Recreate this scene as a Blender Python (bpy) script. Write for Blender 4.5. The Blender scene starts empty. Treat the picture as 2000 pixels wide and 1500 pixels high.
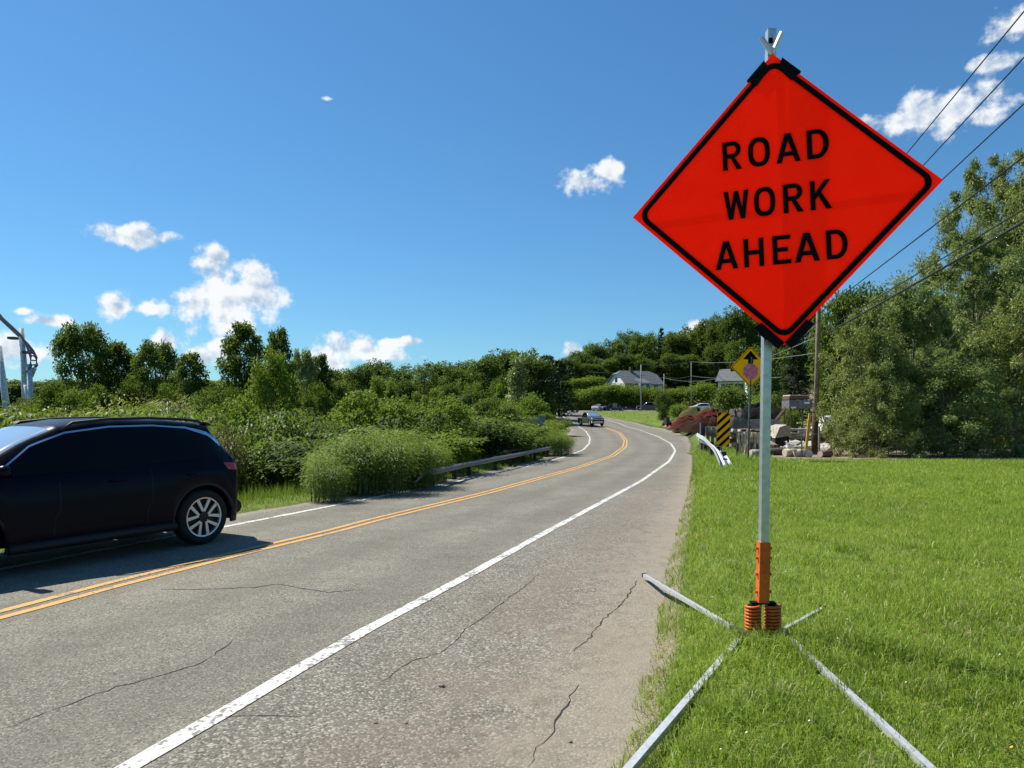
import bpy, bmesh, math, random
import numpy as np
from mathutils import Vector, Matrix
random.seed(7)
R = math.radians
SC = bpy.context.scene
COL = SC.collection

# ------------------------------------------------------------------ camera, sky, sun, exposure
CAM_Z, F, CX, CY = 1.65, 1387.0, 1000.0, 808.0      # eye height; focal length, centre and horizon in photo pixels
cd = bpy.data.cameras.new('camera')
cam = bpy.data.objects.new('camera', cd); COL.objects.link(cam)
cam.location = (0, 0, CAM_Z); cam.rotation_euler = (R(90), 0, 0)
cd.sensor_width = 36; cd.lens = F / 2000 * 36; cd.shift_y = 58 / 2000; cd.clip_start = .05; cd.clip_end = 6000
SC.camera = cam
SUN_EL, SUN_AZ = 52, 57          # degrees; azimuth counted from +Y towards -X
SKY_STRENGTH = .095
sd = bpy.data.lights.new('sun', 'SUN'); sd.energy = 4.9; sd.angle = R(.53); sd.color = (1, .95, .85)
sun = bpy.data.objects.new('sun', sd); COL.objects.link(sun); sun.location = (-30, 20, 40)
sdir = Vector((-math.sin(R(SUN_AZ)) * math.cos(R(SUN_EL)), math.cos(R(SUN_AZ)) * math.cos(R(SUN_EL)), math.sin(R(SUN_EL))))
sun.rotation_euler = sdir.to_track_quat('Z', 'Y').to_euler()
SC.view_settings.view_transform = 'Standard'; SC.view_settings.look = 'None'
SC.view_settings.gamma = 1; SC.view_settings.exposure = 0.55; SC.view_settings.use_curve_mapping = False
SC.cycles.max_bounces = 6; SC.cycles.transparent_max_bounces = 8
SC.cycles.caustics_reflective = False; SC.cycles.caustics_refractive = False

# clouds: (photo x, photo y, half width, half height); kept as directions of the sky
CLOUDS = [(430, 540, 52, 66), (388, 600, 46, 44), (505, 572, 58, 66), (450, 622, 96, 40), (428, 505, 32, 34), (455, 580, 70, 60),
          (262, 460, 78, 26), (232, 598, 42, 27), (288, 600, 40, 21), (97, 627, 46, 15), (45, 608, 16, 9),
          (700, 685, 105, 34), (770, 668, 70, 13), (630, 705, 70, 28), (1150, 357, 70, 28), (1180, 335, 40, 28),
          (1760, 238, 95, 26), (1850, 215, 100, 50), (1925, 215, 55, 30), (1985, 45, 55, 36), (1965, 118, 55, 22),
          (1120, 690, 34, 20), (1362, 652, 36, 24), (645, 193, 36, 9, .36), (325, 668, 40, 26),
          (392, 700, 32, 26), (440, 680, 40, 26), (-60, 690, 160, 40), (-250, 560, 160, 50), (2250, 330, 150, 60), (2500, 150, 200, 60)]
def world():
    w = bpy.data.worlds.new('World'); SC.world = w; w.use_nodes = True; w.cycles.sampling_method = 'MANUAL'; w.cycles.sample_map_resolution = 256
    nt = w.node_tree; N = nt.nodes; L = nt.links; N.clear()
    def nd(t, **k):
        n = N.new(t)
        for a, b in k.items(): setattr(n, a, b)
        return n
    def mt(op, a, b=None, c=None):
        n = nd('ShaderNodeMath', operation=op)
        for i, v in enumerate((a, b, c)):
            if v is None: continue
            if isinstance(v, (int, float)): n.inputs[i].default_value = v
            else: L.new(v, n.inputs[i])
        return n.outputs[0]
    out = nd('ShaderNodeOutputWorld'); bg = nd('ShaderNodeBackground'); L.new(bg.outputs[0], out.inputs[0])
    sky = nd('ShaderNodeTexSky', sky_type='NISHITA'); sky.sun_disc = False
    sky.sun_elevation = R(SUN_EL); sky.sun_rotation = R(-SUN_AZ); sky.air_density = 1.1; sky.dust_density = .15; sky.ozone_density = 3.0
    hs = nd('ShaderNodeHueSaturation'); hs.inputs['Saturation'].default_value = 1.10
    hs.inputs['Value'].default_value = SKY_STRENGTH
    L.new(sky.outputs[0], hs.inputs['Color'])
    tc = nd('ShaderNodeTexCoord'); sp = nd('ShaderNodeSeparateXYZ'); L.new(tc.outputs['Generated'], sp.inputs[0])
    X, Y, Z = sp.outputs
    az = mt('ARCTAN2', X, Y)
    v = mt('DIVIDE', Z, mt('SQRT', mt('ADD', mt('MULTIPLY', X, X), mt('MULTIPLY', Y, Y))))
    cb = nd('ShaderNodeCombineXYZ'); L.new(az, cb.inputs[0]); L.new(v, cb.inputs[1])
    def noise(vec, scale, detail, rough):
        n = nd('ShaderNodeTexNoise', noise_dimensions='2D'); n.inputs['Scale'].default_value = scale
        n.inputs['Detail'].default_value = detail; n.inputs['Roughness'].default_value = rough
        L.new(vec, n.inputs['Vector']); return n.outputs['Fac']
    def off(vec, dx, dy):
        n = nd('ShaderNodeVectorMath', operation='ADD'); L.new(vec, n.inputs[0]); n.inputs[1].default_value = (dx, dy, 0); return n.outputs[0]
    best = None; low = None
    for (px, py, rx, ry, *wt) in CLOUDS:
        a = math.atan((px - CX) / F); vv = (CY - py) / F * math.cos(a)
        s = nd('ShaderNodeVectorMath', operation='SUBTRACT'); L.new(cb.outputs[0], s.inputs[0]); s.inputs[1].default_value = (a, vv, 0)
        m = nd('ShaderNodeVectorMath', operation='MULTIPLY'); L.new(s.outputs[0], m.inputs[0])
        m.inputs[1].default_value = (F / rx / math.cos(a) ** 2 * math.cos(a) ** 1, F / ry / math.cos(a), 0)
        l = nd('ShaderNodeVectorMath', operation='LENGTH'); L.new(m.outputs[0], l.inputs[0])
        fld = mt('SUBTRACT', wt[0] if wt else 1.0, l.outputs['Value'])
        best = fld if best is None else mt('SMOOTH_MAX', best, fld, .12)
    n1 = noise(cb.outputs[0], 30, 6, .56)
    n2 = noise(off(cb.outputs[0], -.007, .010), 30, 4, .56)
    n3 = noise(cb.outputs[0], 11, 3, .5)
    d = mt('ADD', best, mt('MULTIPLY', mt('SUBTRACT', n1, .5), 2.1))
    mr = nd('ShaderNodeMapRange', interpolation_type='SMOOTHSTEP'); L.new(d, mr.inputs[0])
    mr.inputs[1].default_value = -.04; mr.inputs[2].default_value = .60
    lit = mt('ADD', mt('MULTIPLY', mt('SUBTRACT', n1, n2), 3.2), mt('SUBTRACT', 1.0, mt('MULTIPLY', mt('SUBTRACT', n3, .38), 1.3)))
    core = nd('ShaderNodeMapRange', interpolation_type='SMOOTHSTEP'); L.new(d, core.inputs[0]); core.inputs[1].default_value = .45; core.inputs[2].default_value = 1.25
    lit = mt('SUBTRACT', lit, mt('MULTIPLY', core.outputs[0], .38))
    lit = nd_clamp = mt('MINIMUM', mt('MAXIMUM', lit, 0.0), 1.0)
    mc = nd('ShaderNodeMix', data_type='RGBA'); L.new(lit, mc.inputs[0])
    mc.inputs[6].default_value = (.30, .39, .50, 1); mc.inputs[7].default_value = (.67, .68, .685, 1)
    mx = nd('ShaderNodeMix', data_type='RGBA'); L.new(mt('MULTIPLY', mr.outputs[0], .94), mx.inputs[0])
    gr = nd('ShaderNodeMix', data_type='RGBA', blend_type='MULTIPLY'); gr.inputs[0].default_value = 1; L.new(hs.outputs[0], gr.inputs[6]); gr.inputs[7].default_value = (.90, 1.0, 1.08, 1)
    ga = nd('ShaderNodeGamma'); ga.inputs[1].default_value = .84; L.new(gr.outputs[2], ga.inputs[0])
    g2 = nd('ShaderNodeMix', data_type='RGBA', blend_type='MULTIPLY'); g2.inputs[0].default_value = 1; L.new(ga.outputs[0], g2.inputs[6]); g2.inputs[7].default_value = (.40, .625, .75, 1)
    L.new(g2.outputs[2], mx.inputs[6]); L.new(mc.outputs[2], mx.inputs[7])
    L.new(mx.outputs[2], bg.inputs[0]); bg.inputs[1].default_value = 1
world()

# ------------------------------------------------------------------ helpers
def tag(o, label=None, cat=None, group=None, kind=None):
    if label: o['label'] = label
    if cat: o['category'] = cat
    if group: o['group'] = group
    if kind: o['kind'] = kind
    return o
def empty(name, loc, label, cat, group=None, rz=0):
    o = bpy.data.objects.new(name, None); COL.objects.link(o); o.location = loc; o.rotation_euler.z = rz
    o.empty_display_size = .1
    return tag(o, label, cat, group)
def link(name, me, mat=None, parent=None):
    if mat is not None and not me.materials: me.materials.append(mat)
    o = bpy.data.objects.new(name, me); COL.objects.link(o)
    if parent: o.parent = parent
    return o
def copy_tree(o, parent=None):
    c = o.copy(); COL.objects.link(c); c.parent = parent
    for ch in o.children: copy_tree(ch, c)
    return c
def use_mat(o, mat):
    for s in o.material_slots: s.link = 'OBJECT'; s.material = mat
class MB:
    def __init__(s): s.v = []; s.f = []
    def add(s, v, f):
        n = len(s.v); s.v += [tuple(p) for p in v]; s.f += [tuple(i + n for i in q) for q in f]; return s
    def box(s, c, d, m=None):
        hx, hy, hz = d[0] / 2, d[1] / 2, d[2] / 2
        v = [Vector((x * hx, y * hy, z * hz)) for z in (-1, 1) for y in (-1, 1) for x in (-1, 1)]
        if m: v = [m @ p for p in v]
        v = [p + Vector(c) for p in v]
        return s.add(v, [(0, 2, 3, 1), (4, 5, 7, 6), (0, 1, 5, 4), (2, 6, 7, 3), (0, 4, 6, 2), (1, 3, 7, 5)])
    def tube(s, pts, r, n=8, caps=True, square=False):
        pts = [Vector(p) for p in pts]; rs = r if isinstance(r, (list, tuple)) else [r] * len(pts)
        rings = []; up = Vector((0, 0, 1))
        for i, p in enumerate(pts):
            t = (pts[min(i + 1, len(pts) - 1)] - pts[max(i - 1, 0)]).normalized()
            a = t.cross(up)
            if a.length < .05: a = t.cross(Vector((0, 1, 0)))
            a.normalize(); b = a.cross(t)
            ph = math.pi / n if square else 0
            rings.append([p + (a * math.cos(ph + 2 * math.pi * k / n) + b * math.sin(ph + 2 * math.pi * k / n)) * rs[i] for k in range(n)])
        v = [q for g in rings for q in g]; f = []
        for i in range(len(pts) - 1):
            for k in range(n): f.append((i * n + k, i * n + (k + 1) % n, (i + 1) * n + (k + 1) % n, (i + 1) * n + k))
        if caps: f += [tuple(range(n - 1, -1, -1)), tuple((len(pts) - 1) * n + k for k in range(n))]
        return s.add(v, f)
    def ribbon(s, A, B):
        n = len(A); return s.add(list(A) + list(B), [(i, i + n, i + n + 1, i + 1) for i in range(n - 1)])
    def prism(s, poly, y0, y1):            # polygon in (x, z), extruded along y
        n = len(poly); v = [(x, y0, z) for x, z in poly] + [(x, y1, z) for x, z in poly]
        return s.add(v, [tuple(range(n)), tuple(range(2 * n - 1, n - 1, -1))] + [(i, (i + 1) % n + 0, (i + 1) % n + n, i + n)[::-1] for i in range(n)])
    def lathe(s, prof, axis='Y', n=24):    # (radius, offset) pairs round an axis through the origin
        v = []
        for r, h in prof:
            for k in range(n):
                a = 2 * math.pi * k / n
                v.append((r * math.cos(a), h, r * math.sin(a)) if axis == 'Y' else (r * math.cos(a), r * math.sin(a), h))
        f = [(i * n + k, i * n + (k + 1) % n, (i + 1) * n + (k + 1) % n, (i + 1) * n + k) for i in range(len(prof) - 1) for k in range(n)]
        return s.add(v, f)
    def mesh(s, name, smooth=False):
        me = bpy.data.meshes.new(name); me.from_pydata(s.v, [], s.f)
        bm = bmesh.new(); bm.from_mesh(me); bmesh.ops.recalc_face_normals(bm, faces=bm.faces[:]); bm.to_mesh(me); bm.free()
        if smooth: me.polygons.foreach_set('use_smooth', [True] * len(me.polygons))
        me.update(); return me
    def build(s, name, mat, parent=None, smooth=False): return link(name, s.mesh(name, smooth), mat, parent)
def np_mesh(name, V, Fc, attr=None):
    """V (n,3); Fc (m,k) with constant k"""
    me = bpy.data.meshes.new(name); m, k = Fc.shape
    me.vertices.add(len(V)); me.vertices.foreach_set('co', np.ascontiguousarray(V, dtype=np.float32).ravel())
    me.loops.add(m * k); me.loops.foreach_set('vertex_index', np.ascontiguousarray(Fc, dtype=np.int32).ravel())
    me.polygons.add(m); me.polygons.foreach_set('loop_start', np.arange(0, m * k, k, dtype=np.int32))
    for nme, a in (attr or {}).items():
        at = me.attributes.new(nme, 'FLOAT', 'POINT'); at.data.foreach_set('value', np.ascontiguousarray(a, dtype=np.float32))
    me.update(calc_edges=True); return me

# ------------------------------------------------------------------ materials
class Mat:
    def __init__(s, name):
        s.m = bpy.data.materials.new(name); s.m.use_nodes = True; s.nt = s.m.node_tree; s.N = s.nt.nodes; s.L = s.nt.links
        s.b = s.N['Principled BSDF']; s.out = s.N['Material Output']
    def n(s, t, **k):
        x = s.N.new(t)
        for a, b in k.items(): setattr(x, a, b)
        return x
    def put(s, v, sock):
        if isinstance(v, (int, float)): sock.default_value = v
        elif isinstance(v, tuple): sock.default_value = v if len(v) == len(sock.default_value) else (*v, 1)
        else: s.L.new(v, sock)
    def math(s, op, a, b=0.0, c=0.0):
        x = s.n('ShaderNodeMath', operation=op); s.put(a, x.inputs[0]); s.put(b, x.inputs[1]); s.put(c, x.inputs[2]); return x.outputs[0]
    def mix(s, f, a, b, blend='MIX'):
        x = s.n('ShaderNodeMix', data_type='RGBA', blend_type=blend); s.put(f, x.inputs[0]); s.put(a, x.inputs[6]); s.put(b, x.inputs[7]); return x.outputs[2]
    def coord(s, which='Object'): return s.n('ShaderNodeTexCoord').outputs[which]
    def pos(s): return s.n('ShaderNodeNewGeometry').outputs['Position']
    def noise(s, vec, scale, detail=4, rough=.55, dist=0):
        x = s.n('ShaderNodeTexNoise'); s.put(vec, x.inputs['Vector']); x.inputs['Scale'].default_value = scale
        x.inputs['Detail'].default_value = detail; x.inputs['Roughness'].default_value = rough; x.inputs['Distortion'].default_value = dist; return x.outputs['Fac']
    def vor(s, vec, scale, feature='F1', out='Distance'):
        x = s.n('ShaderNodeTexVoronoi', feature=feature); s.put(vec, x.inputs['Vector']); x.inputs['Scale'].default_value = scale; return x.outputs[out]
    def ramp(s, f, lo, hi):
        x = s.n('ShaderNodeMapRange', interpolation_type='SMOOTHSTEP'); s.put(f, x.inputs[0]); x.inputs[1].default_value = lo; x.inputs[2].default_value = hi; return x.outputs[0]
    def attr(s, name): return s.n('ShaderNodeAttribute', attribute_name=name).outputs['Fac']
    def bump(s, h, st=.3, d=.01):
        x = s.n('ShaderNodeBump'); s.put(h, x.inputs['Height']); x.inputs['Strength'].default_value = st; x.inputs['Distance'].default_value = d
        s.L.new(x.outputs[0], s.b.inputs['Normal'])
    def base(s, c, rough=.7, metal=0., spec=.4):
        s.put(c, s.b.inputs['Base Color']); s.put(rough, s.b.inputs['Roughness']); s.b.inputs['Metallic'].default_value = metal
        s.b.inputs['Specular IOR Level'].default_value = spec; return s
MATS = {}
def simple(name, col, rough=.6, metal=0., spec=.4, var=.25, scale=6., bump=0.):
    if name in MATS: return MATS[name]
    m = Mat(name); n = m.noise(m.coord(), scale, 5)
    c = m.mix(m.ramp(n, .3, .7), tuple(x * (1 - var) for x in col), tuple(min(1, x * (1 + var)) for x in col))
    m.base(c, rough, metal, spec)
    if bump: m.bump(n, bump, .01)
    MATS[name] = m.m; return m.m
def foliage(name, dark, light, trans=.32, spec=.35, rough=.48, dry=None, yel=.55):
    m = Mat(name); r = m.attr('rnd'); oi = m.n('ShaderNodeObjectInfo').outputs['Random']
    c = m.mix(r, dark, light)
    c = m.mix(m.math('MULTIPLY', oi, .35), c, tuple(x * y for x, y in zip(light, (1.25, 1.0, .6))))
    if dry: c = m.mix(m.ramp(r, .93, .97), c, dry)
    m.base(c, rough, 0, spec)
    tr = m.n('ShaderNodeBsdfTranslucent'); m.put(m.mix(yel, c, (.30, .42, .04), 'MIX'), tr.inputs[0])
    mx = m.n('ShaderNodeMixShader'); mx.inputs[0].default_value = trans
    m.L.new(m.b.outputs[0], mx.inputs[1]); m.L.new(tr.outputs[0], mx.inputs[2]); m.L.new(mx.outputs[0], m.out.inputs[0])
    MATS[name] = m.m; return m.m

# ------------------------------------------------------------------ the lie of the land
GY = [-60, 0, 4, 10, 20, 35, 60, 80, 95, 108, 122, 140, 160, 200, 260]
GZ = [0, 0, 0, -.07, -.25, -.45, -.45, -.3, -.1, .45, 1.15, 2.0, 2.4, 3.2, 4.2]
def g(y): return np.interp(y, GY, GZ)
def unproject(px, py, zoff=0.):
    """photo pixel -> ground point of the road's profile"""
    ys = np.linspace(1.5, 260, 6000); e = CY + F * (CAM_Z - g(ys) - zoff) / ys
    i = int(np.argmax(e <= py)) if (e <= py).any() else len(ys) - 1
    y = ys[i]; return (px - CX) / F * y, y
def line(pts, ext=-40):
    P = [unproject(*p) for p in pts]; P.sort(key=lambda q: q[1])
    (x0, y0), (x1, y1) = P[0], P[min(2, len(P) - 1)]
    P.insert(0, (x0 - (x1 - x0) / (y1 - y0) * (y0 - ext), ext))
    X = np.array([p[0] for p in P]); Y = np.array([p[1] for p in P])
    yy = np.arange(ext, 150, .5); xx = np.interp(yy, Y, X)
    for k in range(3):       # soften the corners of the polyline, more where it is far away
        w = np.clip((yy - 4) / 60, .02, .5); sm = xx.copy(); sm[2:-2] = (xx[:-4] + xx[1:-3] + xx[2:-2] + xx[3:-1] + xx[4:]) / 5; xx = xx * (1 - w) + sm * w
    return lambda y: np.interp(y, yy, xx)
XR = line([(250, 1500), (470, 1380), (690, 1245), (905, 1130), (1085, 1030), (1252, 940), (1306, 902), (1319, 880), (1310, 866), (1286, 853), (1250, 840), (1210, 827), (1172, 816), (1160, 811)])
XC = line([(0, 1202), (224, 1142), (474, 1079), (640, 1041), (725, 1017), (950, 963), (1040, 938), (1130, 913), (1197, 890), (1220, 873), (1222, 860), (1210, 845), (1180, 834), (1150, 822), (1130, 813)])
XL = line([(0, 1113), (224, 1070), (448, 1028), (635, 991), (830, 953), (1008, 916), (1094, 895), (1139, 879), (1151, 866), (1152, 854), (1144, 842), (1126, 828), (1102, 816), (1096, 811)])
XS = line([(1195, 1500), (1215, 1420), (1243, 1340), (1275, 1240), (1283, 1180), (1292, 1130), (1315, 1050), (1332, 990), (1345, 940), (1349, 905), (1350, 885), (1352, 868), (1345, 852), (1300, 838), (1245, 826), (1180, 814), (1166, 811)])
def XV(y): return np.interp(y, [-40, 9, 14, 20, 30, 36, 42, 60, 90, 150], [-.9, -.9, -.75, -.45, -.35, -1.0, -2.3, -2.2, -1.3, -1.2]) + XL(y)   # left edge of the paving
RIGHTZ = ([-60, 3, 6, 12, 17, 22, 27, 35, 60, 90, 108, 122, 140, 160, 200, 260], [.27, .27, .27, .27, .24, .19, .10, .02, .0, .15, .6, 1.25, 2.0, 2.4, 3.2, 4.2])
def smooth(a, b, x): t = np.clip((x - a) / (b - a), 0, 1); return t * t * (3 - 2 * t)
def wob(x, y, s=1.):
    return (np.sin(x * 1.3 * s + 1.7 * np.sin(y * .9 * s)) + np.sin(y * 1.7 * s + 2.1 * np.sin(x * .7 * s + 2)) + .6 * np.sin((x + y) * 3.1 * s)) / 2.6
def edge_right(y): return XS(y) + .06 * np.sin(y * 4.1) + .05 * np.sin(y * 9.7 + 1) * (np.asarray(y) < 14)
SIDE_Y = 150.
def land(x, y):
    x = np.asarray(x, float); y = np.asarray(y, float)
    gg = g(np.clip(y, -60, 260)); dR = x - XS(np.clip(y, -40, 149)); dL = XV(np.clip(y, -40, 149)) - x
    zr = np.interp(y, *RIGHTZ) + .025 * wob(x, y, .8) * smooth(.6, 2, dR)
    z = np.where(dR > 0, gg + (zr - gg) * smooth(0, .6, dR), gg)
    ll = gg + .03 - 1.2 * smooth(1.2, 6, dL) * (1 - smooth(60, 110, y)) + .04 * wob(x, y, .6)
    z = np.where(dL > 0, gg + (ll - gg) * smooth(0, .5, dL), z)
    flat = 1 - smooth(138, 142, y) * (1 - smooth(160, 166, y))
    inside = (dR < .02) & (dL < .02) & (y < 143)
    z = np.where(inside, z - .09, z)
    band = (y > 144.5) & (y < 158)
    z = z + 4.6 * smooth(160, 176, y) * smooth(-10, 22, x) + 17 * smooth(172, 330, y) * smooth(-20, 90, x) + 3 * smooth(165, 260, y)
    z = z + 2.0 * smooth(70, 140, y) * smooth(45, 75, x) + 16 * smooth(420, 800, np.hypot(x, y))
    z = np.where(band, z - .12, z)
    return z
def landz(x, y): return float(land(x, y))
def at(px, Y, z=None):
    x = (px - CX) / F * Y; return Vector((x, Y, landz(x, Y) if z is None else z))
def hz(py, Y): return CAM_Z + (CY - py) * Y / F

# ------------------------------------------------------------------ ground, road, markings
def ground_material():
    m = Mat('ground'); p = m.pos(); n1 = m.noise(p, .9, 6); n2 = m.noise(p, 9, 5); n3 = m.noise(p, 60, 3)
    wild = m.mix(m.ramp(n1, .35, .65), (.035, .05, .014), (.07, .085, .022))
    lawn = m.mix(m.ramp(n1, .3, .7), (.11, .175, .024), (.165, .24, .036)); lawn = m.mix(m.ramp(n2, .45, .75), lawn, (.20, .20, .06))
    lawn = m.mix(m.ramp(n3, .5, .68), lawn, (.055, .075, .02))
    dirt = m.mix(m.ramp(n2, .3, .7), (.20, .15, .105), (.32, .255, .185)); dirt = m.mix(m.ramp(n1, .5, .7), dirt, (.13, .105, .075))
    red = m.mix(m.ramp(n2, .3, .7), (.24, .105, .065), (.38, .22, .15))
    sand = m.mix(m.ramp(n3, .3, .7), (.17, .14, .10), (.28, .235, .175))
    c = m.mix(m.attr('lawn'), wild, lawn); c = m.mix(m.ramp(m.math('ADD', m.attr('sand'), m.math('MULTIPLY', n2, .5)), .62, .8), c, sand)
    c = m.mix(m.ramp(m.math('ADD', m.attr('dirt'), m.math('MULTIPLY', n1, .4)), .55, .85), c, dirt)
    c = m.mix(m.ramp(m.math('ADD', m.attr('red'), m.math('MULTIPLY', n1, .4)), .55, .85), c, red)
    m.base(c, .95, 0, .15); m.bump(m.math('ADD', n2, n3), .5, .03); return m.m
def build_ground():
    def axis(breaks):
        out = []
        for a, b, s in breaks: out += list(np.arange(a, b, s))
        return np.array(out + [breaks[-1][1]])
    xs = axis([(-900, -300, 60), (-300, -80, 12), (-80, -20, 3), (-20, -7, 1.), (-7, 0, .5), (0, 9, .2), (9, 30, .8), (30, 100, 3), (100, 300, 12), (300, 900, 60)])
    ys = axis([(-200, -40, 20), (-40, 0, 4), (0, 2, .5), (2, 14, .2), (14, 40, .5), (40, 180, 1.5), (180, 340, 8), (340, 1400, 60)])
    Xg, Yg = np.meshgrid(xs, ys); Z = land(Xg, Yg); nx, ny = len(xs), len(ys)
    dR = Xg - XS(np.clip(Yg, -40, 149)); dL = XV(np.clip(Yg, -40, 149)) - Xg
    lawn = (smooth(0, .4, dR) * ((Yg < 22.8) | ((Yg > 92) & (Yg < 144.5) & (Xg < 60)) | ((Xg < XS(np.clip(Yg, -40, 149)) + 2.2) & (Yg < 60)))).astype(float)
    lawn = np.maximum(lawn, smooth(0, .3, dL) * (1 - smooth(2.2, 4, dL)) * (Yg < 140))
    lawn = np.maximum(lawn, ((Yg > 158) & (Yg < 166) & (Xg < 20)).astype(float))
    dirt = smooth(1.6, 2.6, dR) * smooth(22.0, 23.2, Yg) * (1 - smooth(80, 92, Yg)) * (1 - smooth(40, 60, Xg))
    dirt = np.maximum(dirt, .9 * smooth(158, 160, Yg) * (1 - smooth(166, 172, Yg)) * smooth(15, 20, Xg))
    red = smooth(.1, 1, dR) * smooth(66, 72, Yg) * (1 - smooth(88, 95, Yg)) * (1 - smooth(24, 32, Xg))
    sand = np.clip(1 - np.abs(dR - .02) / .36, 0, 1) * (Yg < 20) + .7 * np.clip(1 - np.abs(dL - .05) / .3, 0, 1)
    idx = np.arange(nx * ny).reshape(ny, nx)
    Fc = np.stack([idx[:-1, :-1], idx[:-1, 1:], idx[1:, 1:], idx[1:, :-1]], -1).reshape(-1, 4)
    me = np_mesh('ground', np.stack([Xg, Yg, Z], -1).reshape(-1, 3), Fc, dict(lawn=lawn.ravel(), dirt=dirt.ravel(), red=red.ravel(), sand=sand.ravel()))
    me.polygons.foreach_set('use_smooth', [True] * len(me.polygons))
    tag(link('ground', me, ground_material()), kind='structure')
build_ground()

def asphalt(name, warm, grit, dark=1.):
    m = Mat(name); p = m.pos(); big = m.noise(p, .35, 5, .6); mid = m.noise(p, 3.0, 5); fine = m.noise(p, 55, 3, .7); st = m.vor(p, grit, out='Color'); sd_ = m.vor(p, grit)
    sep = m.n('ShaderNodeSeparateColor'); m.L.new(st, sep.inputs[0])
    lo = tuple(x * dark for x in (.140, .130, .103)); hi = tuple(x * dark for x in (.214, .199, .158))
    c = m.mix(m.ramp(m.math('ADD', m.math('MULTIPLY', big, .6), m.math('MULTIPLY', mid, .4)), .35, .65), lo, hi)
    c = m.mix(m.math('MULTIPLY', m.ramp(sep.outputs[0], .5, 1.), .58), c, warm)          # pale stones in the surface
    c = m.mix(m.math('MULTIPLY', m.ramp(sep.outputs[1], .74, .97), .6), c, (.026, .023, .018))   # dark pits
    c = m.mix(m.math('MULTIPLY', m.ramp(fine, .45, .75), .5), c, (.07, .067, .06))
    c = m.mix(m.math('MULTIPLY', m.ramp(m.noise(p, 14, 4, .6), .5, .72), .28), c, (.085, .08, .07))
    m.base(c, .88, 0, .25); m.bump(m.math('ADD', m.math('MULTIPLY', m.math('SUBTRACT', .6, sd_), 1.), m.math('MULTIPLY', fine, .8)), .6, .005); return m
RA = asphalt('asphalt', (.43, .385, .295), 92)
ct = RA.b.inputs['Base Color'].links[0].from_socket; ed = RA.attr('edge'); wv = RA.math('MULTIPLY', RA.math('SINE', RA.math('MULTIPLY_ADD', ed, 25.13, -1.6)), .5); wn = RA.noise(RA.pos(), .6, 4)
RA.put(RA.mix(RA.math('MULTIPLY', RA.ramp(RA.math('ADD', wv, RA.math('MULTIPLY', wn, .9)), .1, 1.0), .30), ct, (.105, .097, .078)), RA.b.inputs['Base Color']); road_mat = RA.m
def shoulder_material():
    m = asphalt('worn_shoulder', (.56, .50, .40), 74, .86); c0 = m.b.inputs['Base Color'].links[0].from_socket
    n = m.noise(m.pos(), 1.1, 6, .65); n2 = m.noise(m.pos(), 6, 5, .6)
    c = m.mix(m.math('MULTIPLY', m.math('MULTIPLY', m.ramp(n, .36, .66), m.ramp(m.attr('edge'), .02, .45)), .6), c0, (.185, .150, .108))
    e = m.ramp(m.math('ADD', m.attr('edge'), m.math('MULTIPLY', m.math('SUBTRACT', n2, .5), .9)), .45, 1.0)
    c = m.mix(m.math('MULTIPLY', e, .75), c, (.285, .242, .182)); m.put(c, m.b.inputs['Base Color']); return m.m
def strip(name, f0, f1, z, mat, y0=-40, y1=146, nx=6, extra=None):
    ys = np.concatenate([np.arange(y0, 2, 2), np.arange(2, 20, .15), np.arange(20, 60, .4), np.arange(60, y1 + .01, 1)])
    t = np.linspace(0, 1, nx); X0, X1 = f0(ys), f1(ys)
    Xg = X0[:, None] + (X1 - X0)[:, None] * t[None]; Yg = np.repeat(ys[:, None], nx, 1); Zg = g(Yg) + z
    idx = np.arange(Xg.size).reshape(Xg.shape); Fc = np.stack([idx[:-1, :-1], idx[:-1, 1:], idx[1:, 1:], idx[1:, :-1]], -1).reshape(-1, 4)
    me = np_mesh(name, np.stack([Xg, Yg, Zg], -1).reshape(-1, 3), Fc, dict(edge=np.repeat(t[None], len(ys), 0).ravel()))
    me.polygons.foreach_set('use_smooth', [True] * len(me.polygons))
    return link(name, me, mat)
road = tag(strip('road', lambda y: XL(y) - .12, lambda y: XR(y) + .10, 0, road_mat, nx=14), kind='structure')
sh = shoulder_material()
tag(strip('road_shoulder', lambda y: XR(y) + .10, lambda y: edge_right(y) + .15, 0, sh, nx=10), kind='structure')
tag(strip('road_shoulder', lambda y: XL(y) - .12, lambda y: XV(y) - .12 + .05 * np.sin(y * 3.3), 0, sh, nx=4), kind='structure')
def side_road():
    mb = MB(); xs = np.arange(-60, 121, 4.)
    rows = [[(x, y, float(g(y)) + .004) for x in xs] for y in (145.2, 148, 151, 154, 157)]
    for a, b in zip(rows, rows[1:]): mb.ribbon(a, b)
    tag(mb.build('side_road', road_mat), kind='structure')
    for yy in (145.5, 156.6):
        mb = MB(); mb.ribbon([(x, yy, float(g(yy)) + .010) for x in np.arange(24, 120, 4.)], [(x, yy + .16, float(g(yy + .16)) + .010) for x in np.arange(24, 120, 4.)])
        link('edge_line', mb.mesh('edge_line'), PAINT_W, bpy.data.objects['side_road'])
def paint(name, col, wear):
    m = Mat(name); p = m.pos(); n = m.noise(p, 26, 6, .65); n2 = m.noise(p, 2.2, 4); fine = m.noise(p, 90, 2)
    w = m.ramp(m.math('ADD', n, m.math('MULTIPLY', n2, .45)), wear, wear + .10)
    c = m.mix(m.math('MULTIPLY', w, .9), m.mix(m.ramp(fine, .35, .7), tuple(x * .82 for x in col), col), (.15, .145, .135)); m.base(c, .75, 0, .3); m.bump(n, .3, .004); return m.m
PAINT_W = paint('white_road_paint', (.68, .665, .60), .72); PAINT_Y = paint('yellow_road_paint', (.66, .36, .10), .76)
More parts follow.
